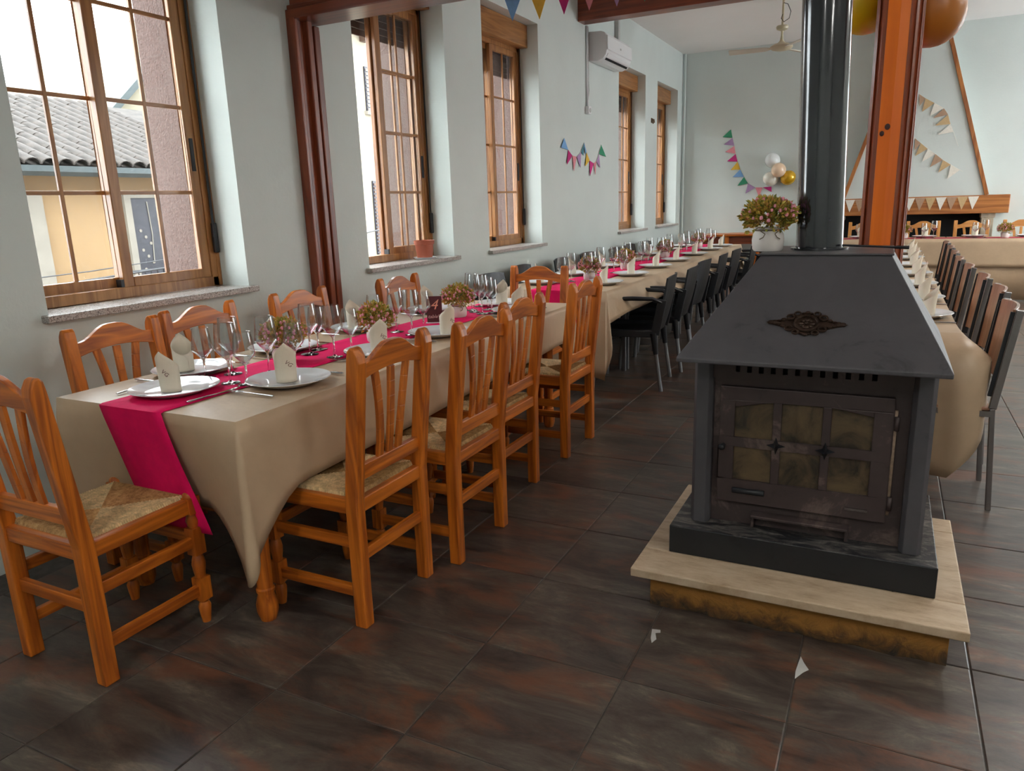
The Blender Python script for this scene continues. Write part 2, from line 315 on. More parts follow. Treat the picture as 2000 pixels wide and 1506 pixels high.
def part(name, mb, mats, parent, label=None, bevel=0, world=True):
    # parts are modelled in the thing's frame; world=True means mesh given in scene metres
    off = parent.matrix_basis.translation if (world and parent is not None) else None
    if world and parent is not None and parent.parent is not None: off = off + parent.parent.matrix_basis.translation
    o = obj(name, mb.mesh(name, mats, off), parent)
    if label: o['label'] = label
    if bevel: bev(o, bevel)
    return o
def bev(o, wd, seg=2):
    b = o.modifiers.new('bevel', 'BEVEL'); b.width = wd; b.segments = seg; b.limit_method = 'ANGLE'; b.angle_limit = 0.7
def solid(name, mb, mats, label, cat, group=None, loc=None, bevel=0, rz=0):
    loc = Vector(loc) if loc is not None else Vector((0, 0, 0))
    o = obj(name, mb.mesh(name, mats, loc if rz == 0 else None), None, loc, rz)
    if bevel: bev(o, bevel)
    return tag(o, label, cat, group)
def dup(root, loc=None, rz=None, label=None, group=None):
    def cp(o, par):
        c = o.copy(); COL.objects.link(c); c.parent = par
        for ch in o.children: cp(ch, c)
        return c
    r = cp(root, None)
    if loc is not None: r.location = loc
    if rz is not None: r.rotation_euler = (0, 0, rz)
    if label: r['label'] = label
    if group: r['group'] = group
    return r
class Proto:
    """first use moves the built thing itself, later uses copy it"""
    def __init__(s, root): s.root = root; s.used = False
    def put(s, loc, rz=0, label=None, group=None):
        if not s.used:
            s.used = True; r = s.root; r.location = loc; r.rotation_euler = (0, 0, rz)
            if label: r['label'] = label
            if group: r['group'] = group
            return r
        return dup(s.root, loc, rz, label, group)
def struct(name, mb, mats, bevel=0):
    o = obj(name, mb.mesh(name, mats)); o['kind'] = 'structure'
    if bevel: bev(o, bevel)
    return o
def sempty(name, loc=(0, 0, 0)):
    o = obj(name, None, None, loc); o['kind'] = 'structure'; return o
ORD = ['first', 'second', 'third', 'fourth', 'fifth', 'sixth', 'seventh', 'eighth', 'ninth']

# ================================================================== ROOM
XR, YB, YN, CZ = 4.6, 12.06, -3.3, 3.48
# floor slab (grout bed) and tiles
fl = struct('floor', MB().box(-3.2, XR, YN, YB, -0.15, -0.003), 'grout')
TX0, TY0, TS = -1.035, 1.343, 0.4485
tile_me = None
def tile_mb():
    g = 0.0016; h = TS / 2 - g; e = 0.003
    mb = MB(); mb.add([(-h, -h, -0.006), (h, -h, -0.006), (h, h, -0.006), (-h, h, -0.006), (-h, -h, -e * 0.6), (h, -h, -e * 0.6), (h, h, -e * 0.6), (-h, h, -e * 0.6),
                       (-h + e, -h + e, 0), (h - e, -h + e, 0), (h - e, h - e, 0), (-h + e, h - e, 0)],
                      [(0, 1, 5, 4), (1, 2, 6, 5), (2, 3, 7, 6), (3, 0, 4, 7), (4, 5, 9, 8), (5, 6, 10, 9), (6, 7, 11, 10), (7, 4, 8, 11), (8, 9, 10, 11)])
    return mb
tile_me = tile_mb().mesh('tile', 'tile')
cells = []
for i in range(-5, 14):
    for j in range(-11, 25):
        x = TX0 + (i + 0.5) * TS; y = TY0 + (j + 0.5) * TS
        if x - TS / 2 < -3.0 + 0.001: continue
        if x + TS / 2 > XR or y - TS / 2 < YN or y + TS / 2 > YB: continue
        d = Vector((x, y, -1.343)); q = (R0[0] * d.x + R0[1] * d.y + R0[2] * d.z, R1[0] * d.x + R1[1] * d.y + R1[2] * d.z, R2[0] * d.x + R2[1] * d.y + R2[2] * d.z)
        seen = q[2] > 0.3 and abs(q[0] / q[2]) < 0.85 and abs(q[1] / q[2]) < 0.75
        cells.append((0 if seen else 1, d.length, x, y))
cells.sort()
rest = MB(); tmb = tile_mb()
for k, (s_, dd, x, y) in enumerate(cells):
    if k < 290 and s_ == 0:
        o = obj('tile', tile_me, fl, (x, y, 0)); o.rotation_euler = (0, 0, 0)
    else: rest.join(tmb, None, Matrix.Translation((x, y, 0)))
rr_ = obj('tile_field', rest.mesh('tile_field', 'tile'), fl); rr_['kind'] = 'stuff'
# left wall: inner leaf (painted) and outer leaf (roughcast)
def pierced(x0, x1, y0, y1, z0, z1, holes):
    mb = MB(); y = y0
    for a, b, c, d in holes:
        mb.box(x0, x1, y, a, z0, z1); mb.box(x0, x1, a, b, z0, c); mb.box(x0, x1, a, b, d, z1); y = b
    mb.box(x0, x1, y, y1, z0, z1); return mb
struct('wall_left', pierced(-3.2, -3.0, YN, YB, -0.1, CZ + 0.1, [(a, b, SILL - 0.02, HEAD) for a, b in WIN]), 'wall')
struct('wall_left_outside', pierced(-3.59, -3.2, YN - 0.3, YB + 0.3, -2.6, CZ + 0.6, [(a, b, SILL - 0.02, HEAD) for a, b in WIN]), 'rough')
struct('wall_back', MB().box(-3.2, XR + 0.3, YB, YB + 0.3, -0.1, CZ + 0.1), 'wall')
struct('wall_right', pierced(XR, XR + 0.3, YN, YB, -0.1, CZ + 0.1, [(a, b, 0.5, 2.9) for a, b in FILL_WINR]), 'wall')
wf = MB(); x = -3.2
for a, b in WINB: wf.box(x, a, YN - 0.3, YN, -0.1, CZ + 0.1); wf.box(a, b, YN - 0.3, YN, 2.6, CZ + 0.1); x = b
wf.box(x, XR + 0.3, YN - 0.3, YN, -0.1, CZ + 0.1)
struct('wall_front', wf, 'wall')
struct('ceiling', MB().box(-3.2, XR + 0.3, YN - 0.3, YB + 0.3, CZ, CZ + 0.2), 'ceil')
# --- windows
def window(n, a, b, both_right=False):
    W = sempty('window_%d' % n, (-3.2, (a + b) / 2, SILL)); xo = -3.2
    f = MB(); t = 0.055; z0, z1 = SILL + 0.008, 2.75
    f.box(-3.275, -3.195, a, a + t, z0, z1).box(-3.275, -3.195, b - t, b, z0, z1).box(-3.275, -3.195, a, b, z0, z0 + 0.05).box(-3.275, -3.195, a, b, z1 - 0.05, z1)
    f.box(-3.20, -3.187, b - 0.02, b, z0, z1)
    part('frame', f, 'frame_z', W, bevel=0.004)
    mid = (a + b) / 2; sw = (b - a) / 2 - t + 0.035
    def sash(y0, x0, hand):
        y1 = y0 + sw; s0, s1 = z0 + 0.045, z1 - 0.045; st = 0.055
        m_ = MB().box(x0 - 0.032, x0, y0, y0 + st, s0, s1).box(x0 - 0.032, x0, y1 - st, y1, s0, s1)
        m_.box(x0 - 0.032, x0, y0 + st, y1 - st, s0, s0 + 0.05).box(x0 - 0.032, x0, y0 + st, y1 - st, s1 - 0.05, s1)
        S = part('sash', m_, 'frame_z', W, bevel=0.004)
        part('pane', MB().box(x0 - 0.018, x0 - 0.014, y0 + st - 0.005, y1 - st + 0.005, s0 + 0.045, s1 - 0.045), 'pane', S)
        yc = (y0 + y1) / 2
        part('glazing_bar', MB().box(x0 - 0.023, x0 - 0.009, yc - 0.009, yc + 0.009, s0 + 0.05, s1 - 0.05), 'frame_z', S, bevel=0.002)
        for zz in (1.455, 1.865, 2.272):
            part('glazing_bar', MB().box(x0 - 0.022, x0 - 0.010, y0 + st, y1 - st, zz - 0.009, zz + 0.009), 'frame_y', S, bevel=0.002)
        if hand:
            part('slot_handle', MB().tube([(x0 + 0.003, y1 - 0.03, 1.56), (x0 + 0.003, y1 - 0.03, 1.72)], 0.011, 8, flat=0.5), 'black', S, 'recessed black slot handle')
        return S
    if both_right:
        sash(b - t - sw + 0.01, -3.202, True); sash(b - t - sw - 0.005, -3.238, False)
    else:
        sash(mid - 0.035, -3.202, True); sash(a + t - 0.01, -3.238, False)
    part('seal', MB().box(-3.245, -3.203, (b - t - sw - 0.004 if both_right else mid - 0.05), (b - t - sw + 0.012 if both_right else mid - 0.034), z0 + 0.05, z0 + 0.085), 'black', W)
    part('shutter_box', MB().box(-3.2, -3.105, a + 0.002, b - 0.002, 2.735, HEAD - 0.004), 'frame_y', W, bevel=0.004)
    for k in range(9):
        z = 2.49 + k * 0.046
        part('shutter_slat', MB().prism([(-3.325, z), (-3.318, z + 0.022), (-3.325, z + 0.044), (-3.335, z + 0.044), (-3.335, z)], 'y', a + 0.01, b - 0.01) if False else
             MB().box(-3.335, -3.322, a + 0.008, b - 0.008, z, z + 0.043), 'slat', W, bevel=0.003)
    part('strap_winder', MB().box(-3.187, -3.165, b - 0.04, b - 0.012, 1.145, 1.30), 'black', W, 'black shutter strap winder', bevel=0.006)
    part('strap', MB().box(-3.18, -3.177, b - 0.034, b - 0.018, 1.30, 2.74), 'black', W)
    part('sill', MB().box(-3.2, -2.955, a - 0.03, b + 0.03, SILL - 0.024, SILL + 0.006), 'granite', W, 'speckled granite sill', bevel=0.004)
for i, (a, b) in enumerate(WIN): window(i + 1, a, b, i == 1)
# --- dark red timber: partition post and header, far beam, column
tr1 = MB().box(-3.0, -2.94, 3.345, 3.375, 0, 2.36).box(-3.0, -2.955, 3.375, 3.50, 0, 2.36).box(-3.0, -2.925, 3.43, 3.47, 0, 2.36).box(-3.0, -2.935, 3.495, 3.54, 0, 2.34).box(-3.0, -2.95, 3.54, 3.56, 0, 2.33)
t1 = struct('trim_1', tr1, 'redwood_z', 0.006)
hd = MB().box(-3.0, XR, 3.385, 3.52, 2.37, 2.95).box(-3.0, XR, 3.345, 3.56, 2.35, 2.40).box(-3.0, XR, 3.36, 3.545, 2.40, 2.425).box(-3.0, XR, 3.36, 3.545, 2.87, 2.95)
struct('trim_2', hd, 'redwood_x', 0.006)
struct('trim_3', MB().box(-3.0, XR, 7.645, 7.83, 3.13, CZ), 'redwood_x', 0.006)
M['knot'] = plain('dark_knot', (0.05, 0.012, 0.006), 0.5, var=0.3, scale=40)
cl = thing('timber_column', 'orange varnished timber column standing behind the black stove', 'column', (-0.022, 3.47, 0))
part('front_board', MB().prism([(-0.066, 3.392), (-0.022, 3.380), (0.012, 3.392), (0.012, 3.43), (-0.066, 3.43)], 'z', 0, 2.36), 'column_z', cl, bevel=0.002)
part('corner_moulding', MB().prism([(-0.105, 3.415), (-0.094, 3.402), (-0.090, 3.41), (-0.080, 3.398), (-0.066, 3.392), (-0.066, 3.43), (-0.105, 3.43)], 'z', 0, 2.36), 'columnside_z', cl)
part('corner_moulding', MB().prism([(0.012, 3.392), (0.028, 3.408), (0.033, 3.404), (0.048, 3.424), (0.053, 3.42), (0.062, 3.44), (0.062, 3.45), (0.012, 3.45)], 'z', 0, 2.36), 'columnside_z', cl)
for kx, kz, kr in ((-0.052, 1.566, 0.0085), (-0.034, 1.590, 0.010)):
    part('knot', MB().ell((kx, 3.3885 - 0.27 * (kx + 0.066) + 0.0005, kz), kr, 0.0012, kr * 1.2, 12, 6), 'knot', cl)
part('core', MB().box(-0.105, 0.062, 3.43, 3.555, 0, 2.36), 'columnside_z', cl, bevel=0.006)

# ================================================================== STOVE
he = thing('stove_hearth', 'low ochre plaster hearth with pale travertine slabs under the stove', 'hearth', (-0.19, 2.58, 0))
bs = MB()
nx, nz_ = 26, 5
def lump(x, z, s): return 0.006 * math.sin(x * 37 + s) * math.sin(z * 60 + s * 2) + random.uniform(-0.002, 0.002)
bs.box(-0.622, 0.242, 2.236, 2.92, 0, 0.1195)
ff = MB()
for (ax, c0, c1, fixed, s_) in (('y', -0.63, 0.25, 2.228, 1), ('x', 2.228, 2.93, -0.63, 2), ('x', 2.228, 2.93, 0.25, 3)):
    vs_ = []
    for j in range(nz_ + 1):
        for i in range(nx + 1):
            u = c0 + (c1 - c0) * i / nx; z = 0.1195 * j / nz_; dlt = lump(u, z, s_) if 0 < i < nx else 0
            vs_.append((u, fixed + dlt, z) if ax == 'y' else (fixed + dlt, u, z))
    ff.add(vs_, [(j * (nx + 1) + i, j * (nx + 1) + i + 1, (j + 1) * (nx + 1) + i + 1, (j + 1) * (nx + 1) + i) for j in range(nz_) for i in range(nx)], 0, True)
part('plaster_base', bs.join(ff), 'ochre', he, 'rough ochre plaster, darker towards the floor')
for x0, x1, y0, y1 in ((-0.683, 0.292, 2.17, 2.335), (-0.683, -0.46, 2.337, 2.815), (0.10, 0.292, 2.337, 2.862), (-0.683, 0.05, 2.817, 2.985), (0.052, 0.292, 2.864, 2.985), (-0.458, 0.098, 2.337, 2.815)):
    part('slab', MB().box(x0, x1, y0, y1, 0.12, 0.15), 'travertine', he, bevel=0.004)
st = thing('wood_stove', 'black steel wood-burning stove with tapered hood and tall flue', 'stove', (-0.19, 2.65, 0.15))
part('plinth', MB().box(-0.596, 0.213, 2.335, 2.955, 0.15, 0.25), 'stovebase', st, bevel=0.003)
part('body', MB().box(-0.53, 0.155, 2.475, 2.945, 0.25, 0.85), 'stove', st)
for x0, x1 in ((-0.541, -0.479), (0.106, 0.168)):
    for y0, y1 in ((2.40, 2.475), (2.89, 2.95)):
        part('post', MB().prism([(x0, y0 + 0.018), (x0 + 0.012, y0), (x1 - 0.012, y0), (x1, y0 + 0.018), (x1, y1), (x0, y1)], 'z', 0.25, 0.85), 'stove', st, bevel=0.002)
part('front_plate', MB().box(-0.479, 0.106, 2.447, 2.475, 0.25, 0.765).box(-0.479, 0.106, 2.44, 2.45, 0.742, 0.765), 'stovefront', st)
vg = MB().box(-0.479, 0.106, 2.415, 2.43, 0.765, 0.789); xs = [-0.402 + 0.0365 * k for k in range(12)]
edges = [-0.479] + [e for x in xs for e in (x - 0.0075, x + 0.0075)] + [0.106]
for k in range(0, len(edges), 2): vg.box(edges[k], edges[k + 1], 2.415, 2.43, 0.789, 0.85)
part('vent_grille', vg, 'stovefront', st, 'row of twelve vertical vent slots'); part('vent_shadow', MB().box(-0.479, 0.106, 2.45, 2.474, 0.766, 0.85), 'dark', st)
# fire door
dx0, dx1, dz0, dz1 = -0.456, 0.061, 0.332, 0.737; dy0, dy1 = 2.424, 2.446
cx = [(-0.407, -0.287), (-0.260, -0.138), (-0.112, 0.007)]; rz_ = [(0.414, 0.531), (0.564, 0.692)]
d = MB().box(dx0, dx1, dy0, dy1, dz0, rz_[0][0]).box(dx0, dx1, dy0, dy1, rz_[1][1], dz1).box(dx0, dx1, dy0, dy1, rz_[0][1], rz_[1][0])
xe = [dx0] + [e for c in cx for e in c] + [dx1]
for z0, z1 in rz_:
    for k in range(0, len(xe), 2): d.box(xe[k], xe[k + 1], dy0, dy1, z0, z1)
d.prism([(-0.407, 0.692), (-0.287, 0.692), (-0.407, 0.668)], 'y', dy0, dy1).prism([(-0.112, 0.692), (0.007, 0.692), (0.007, 0.672)], 'y', dy0, dy1)
D = part('fire_door', d, 'stovefront', st, 'six-pane cast fire door', bevel=0.0025)
for z0, z1 in rz_:
    for x0, x1 in cx: part('pane', MB().box(x0 - 0.004, x1 + 0.004, 2.434, 2.439, z0 - 0.004, z1 + 0.004), 'sooty', D)
kn = MB().tube([(-0.441, 2.424, 0.533), (-0.441, 2.404, 0.533)], 0.007, 10); kn.ell((-0.441, 2.398, 0.533), 0.011, 0.011, 0.011)
part('door_knob', kn, 'black', D)
for xx in (-0.2735, -0.125):
    sp = MB(); P = [(xx + r_ * math.cos(a_), 2.423, 0.548 + r_ * math.sin(a_)) for k in range(8) for r_, a_ in [((0.030 if k % 2 == 0 else 0.011), k * PI / 4 + PI / 2)]]
    sp.add(P + [(xx, 2.392, 0.548), (xx, 2.43, 0.548)], [(k, (k + 1) % 8, 8) for k in range(8)] + [((k + 1) % 8, k, 9) for k in range(8)])
    part('star_stud', sp, 'black', D)
sl = MB().tube([(-0.405, 2.42, 0.378), (-0.302, 2.42, 0.378)], 0.010, 8); part('draught_slider', sl, 'black', D)
part('draught_slider', MB().box(-0.055, 0.01, 2.417, 2.424, 0.362, 0.37), 'chrome', D)
hg = MB().tube([(0.066, 2.43, 0.36), (0.066, 2.43, 0.70)], 0.0055, 8); part('gasket', hg, 'rope', D)
for zz in (0.40, 0.66): part('hinge', MB().tube([(0.070, 2.422, zz - 0.022), (0.070, 2.422, zz + 0.022)], 0.007, 8), 'stovefront', D)
part('ash_lip', MB().box(-0.34, -0.04, 2.40, 2.447, 0.292, 0.302).box(-0.34, -0.33, 2.42, 2.447, 0.25, 0.292).box(-0.05, -0.04, 2.42, 2.447, 0.25, 0.292), 'stovefront', st, bevel=0.002)
# hood
lo = [(-0.567, 2.262), (0.191, 2.262), (0.191, 3.0), (-0.567, 3.0)]; hi = [(-0.373, 2.60), (0.018, 2.60), (0.018, 2.985), (-0.373, 2.985)]
hb = MB(); V = [(x, y, 0.843) for x, y in lo] + [(x, y, 0.857) for x, y in lo] + [(x, y, 1.15) for x, y in hi]
hb.add(V, [(3, 2, 1, 0)] + [(i, (i + 1) % 4, 4 + (i + 1) % 4, 4 + i) for i in range(4)] + [(4 + i, 4 + (i + 1) % 4, 8 + (i + 1) % 4, 8 + i) for i in range(4)] + [(8, 9, 10, 11)])
part('hood', hb, 'stove', st, bevel=0.003)
part('top_plate', MB().box(-0.379, 0.024, 2.596, 2.99, 1.15, 1.157), 'stove', st, bevel=0.002)
fp = MB().tube([(-0.209, 2.80, 1.157), (-0.234, 2.80, 1.96), (-0.28, 2.80, CZ - 0.001)], 0.0765, 40); fp.lathe([(0.094, 1.157), (0.094, 1.164), (0.079, 1.166)], 40, (-0.209, 2.80, 0))
part('flue_pipe', fp, 'pipe', st, 'glossy black enamelled flue pipe')
rd = MB().tube([(-0.135, 2.77, 1.172), (-0.02, 2.758, 1.168), (0.02, 2.754, 1.166), (0.03, 2.753, 1.166), (0.066, 2.75, 1.165)], [0.0035, 0.0035, 0.0035, 0.0055, 0.0055], 8)
part('damper_rod', rd, 'black', st)
# cast ornament on the sloping hood face
og = MB(); ang = math.atan2(0.293, 0.338)
def ringm(rx, ry, r, cx_=0, cy_=0, seg=24, z=0.006): return MB().tube([(cx_ + rx * math.cos(2 * PI * k / seg), cy_ + ry * math.sin(2 * PI * k / seg), z) for k in range(seg + 1)], r, 6, cap=False)
og.prism([(-0.112, 0), (-0.06, -0.020), (0, -0.048), (0.06, -0.020), (0.112, 0), (0.06, 0.020), (0, 0.048), (-0.06, 0.020)], 'z', -0.001, 0.002); og.join(ringm(0.033, 0.030, 0.0042)); og.ell((0, 0, 0.004), 0.006, 0.006, 0.006, 8, 5); og.ell((0, 0, 0.0), 0.031, 0.028, 0.003, 16, 4)
for k in range(8):
    a = k * PI / 4; og.ell((0.016 * math.cos(a), 0.014 * math.sin(a), 0.004), 0.009 if k % 2 == 0 else 0.006, 0.005, 0.003, 7, 4)
for sx_ in (-1, 1):
    for sy_ in (-1, 1):
        og.join(ringm(0.011, 0.009, 0.0035, sx_ * 0.047, sy_ * 0.022, 10)); og.join(ringm(0.009, 0.008, 0.003, sx_ * 0.028, sy_ * 0.036, 10)); og.ell((sx_ * 0.066, sy_ * 0.013, 0.004), 0.009, 0.006, 0.005, 7, 4)
        for k in range(3): og.ell((sx_ * (0.078 + 0.012 * k), sy_ * (0.008 - 0.002 * k), 0.004), 0.009, 0.004, 0.004, 6, 4)
    og.ell((sx_ * 0.095, 0, 0.004), 0.022, 0.004, 0.004, 7, 4); og.ell((0, sx_ * 0.043, 0.004), 0.009, 0.006, 0.005, 8, 4)
    for k in (-1, 1): og.ell((k * 0.010, sx_ * 0.040, 0.004), 0.006, 0.004, 0.004, 6, 4)
mt = Matrix.Translation((-0.200, 2.3815, 0.9595)) @ Matrix.Rotation(ang, 4, 'X')
part('ornament', MB().join(og, None, mt), 'bronze', st, 'cast bronze scrollwork rosette')

# ================================================================== CHAIRS
def yl(z): return -0.182 - 0.055 * max(0, z - 0.44) / 0.505
def wood_chair(key, label):
    t = thing('rush_seat_chair', label, 'chair')
    K = lambda a: key + '_' + a
    for s in (-1, 1):
        p = [(-0.205, 0), (-0.158, 0), (-0.160, 0.44), (-0.214, 0.905), (-0.219, 0.932), (-0.230, 0.945), (-0.244, 0.940), (-0.256, 0.918), (-0.260, 0.895), (-0.207, 0.44)]
        part('leg', MB().prism(p, 'x', s * 0.205, s * 0.161), K('z'), t, bevel=0.005)
        fl_ = MB(); c = (s * 0.182, 0.182, 0)
        fl_.lathe([(0.0, 0), (0.014, 0), (0.019, 0.035), (0.021, 0.06), (0.015, 0.075), (0.022, 0.085)], 12, c)
        fl_.box(c[0] - 0.021, c[0] + 0.021, c[1] - 0.021, c[1] + 0.021, 0.085, 0.165)
        fl_.lathe([(0.016, 0.165), (0.020, 0.19), (0.023, 0.215), (0.019, 0.235), (0.014, 0.25)], 12, c)
        fl_.box(c[0] - 0.021, c[0] + 0.021, c[1] - 0.021, c[1] + 0.021, 0.25, 0.345)
        fl_.lathe([(0.015, 0.345), (0.022, 0.37), (0.015, 0.395)], 12, c)
        fl_.box(c[0] - 0.022, c[0] + 0.022, c[1] - 0.022, c[1] + 0.022, 0.395, 0.452)
        fl_.lathe([(0.021, 0.452), (0.020, 0.462), (0.012, 0.470), (0, 0.472)], 12, c)
        part('leg', fl_, K('z'), t)
        for z in (0.122, 0.297): part('stretcher', MB().box(s * 0.182 - 0.010, s * 0.182 + 0.010, -0.165, 0.165, z - 0.019, z + 0.019), K('y'), t, bevel=0.003)
        part('seat_rail', MB().box(s * 0.182 - 0.016, s * 0.182 + 0.016, -0.162, 0.165, 0.398, 0.448), K('y'), t, bevel=0.004)
    part('stretcher', MB().box(-0.165, 0.165, -0.193, -0.172, 0.228, 0.268), K('x'), t, bevel=0.003)
    part('stretcher', MB().box(-0.165, 0.165, 0.172, 0.192, 0.29, 0.328), K('x'), t, bevel=0.003)
    part('seat_rail', MB().box(-0.165, 0.165, 0.166, 0.196, 0.398, 0.446), K('x'), t, bevel=0.004)
    part('seat_rail', MB().box(-0.165, 0.165, -0.2, -0.168, 0.398, 0.446), K('x'), t, bevel=0.004)
    # rush seat: four fields of strands meeting on the diagonals
    ru = MB(); S = 0.176; n = 22
    for q in range(4):
        rot = Matrix.Rotation(q * PI / 2, 4, 'Z')
        for k in range(-n, n):
            u0, u1 = S * k / n, S * (k + 1) / n; um = (u0 + u1) / 2
            def P(u, vv, z): return rot @ Vector((u, vv, z))
            e = 0.022; g = [abs(u0), abs(um), abs(u1)]
            zc = lambda r: 0.4585 - 0.006 * (1 - r / S)
            vs_ = [P(u0, -S, 0.435), P(um, -S - 0.004, 0.437), P(u1, -S, 0.435), P(u0, -S + e * 0.4, 0.457), P(um, -S + e * 0.35, 0.4605), P(u1, -S + e * 0.4, 0.457),
                   P(u0, -g[0], zc(g[0]) - 0.001), P(um, -g[1], zc(g[1]) + 0.0028), P(u1, -g[2], zc(g[2]) - 0.001)]
            ru.add(vs_, [(0, 1, 4, 3), (1, 2, 5, 4), (3, 4, 7, 6), (4, 5, 8, 7)], q % 2, False)
    ru.box(-S, S, -S, S, 0.425, 0.436)
    part('rush_seat', ru, ['rush', 'rush2'], t, 'woven rush seat')
    part('back_rail', MB().bar((-0.165, yl(0.53), 0.53), (0.165, yl(0.53), 0.53), 0.022, 0.05), K('x'), t, bevel=0.003)
    for s in (-1, 0, 1):
        sl_ = MB(); pts = []
        for i in range(7):
            f_ = i / 6; z = 0.55 + 0.30 * f_; x = s * (0.052 + 0.034 * f_ ** 2.0); pts.append((x, yl(z) - 0.004 * math.sin(f_ * PI), z))
        for a_, b_ in zip(pts[:-1], pts[1:]):
            sl_.bar(a_, b_, 0.030, 0.012, (0, 1, 0))
        part('back_slat', sl_, K('z'), t, bevel=0.0015)
    top = []; bot = []
    for i in range(17):
        u = -1 + i / 8; x = 0.165 * u; au = abs(u)
        arch = 0.886 + 0.054 * (0.5 + 0.5 * math.cos(PI * min(1, max(0, (au - 0.12) / 0.80)))) if au > 0.12 else 0.940
        top.append((x, arch)); bot.append((x, 0.832 + 0.022 * (1 - u * u)))
    rl = MB(); ring = top + bot[::-1]
    vs_ = [(x, yl(z) + 0.011, z) for x, z in ring] + [(x, yl(z) - 0.011, z) for x, z in ring]; nn = len(ring)
    fs_ = [(i, i + 1, nn - 2 - i, nn - 1 - i) for i in range(16)] + [(nn + i + 1, nn + i, 2 * nn - 1 - i, 2 * nn - 2 - i) for i in range(16)] + [(i, (i + 1) % nn, nn + (i + 1) % nn, nn + i) for i in range(nn)]
    rl.add(vs_, fs_); part('top_rail', rl, K('x'), t, bevel=0.003)
    return t
G1 = 'honey wooden chairs around the front table'
hc = Proto(wood_chair('honey', 'chair'))
hc.put((-2.155, 1.345, 0), 0, 'honey wooden rush-seat chair at the near head of the front table', G1)
RCH = [(-1.635, 1.905), (-1.575, 2.41), (-1.66, 2.93), (-1.653, 3.69)]
LCH = [(-2.485, 1.87), (-2.555, 2.35), (-2.53, 2.98), (-2.42, 3.73)]
for i, (x, y) in enumerate(RCH): hc.put((x, y, 0), PI / 2, '%s aisle-side honey wooden chair from the near end of the front table' % ORD[i], G1)
for i, (x, y) in enumerate(LCH): hc.put((x, y, 0), -PI / 2, '%s window-side honey wooden chair from the near end of the front table' % ORD[i], G1)
hc.put((-2.05, 4.245, 0), PI, 'honey wooden chair at the far head of the front table', G1)
pc = Proto(wood_chair('pine', 'chair'))
for i, x in enumerate((-0.30, 0.425, 0.985, 1.54)):
    pc.put((x, 11.44, 0), PI, ['pale pine chair seen left of the timber column by the fireplace', 'pale pine chair just right of the column at the fireplace table', 'pale pine chair in front of the fireplace stone pillar', 'pale pine chair farthest right at the fireplace table'][i], 'pine chairs at the fireplace table')
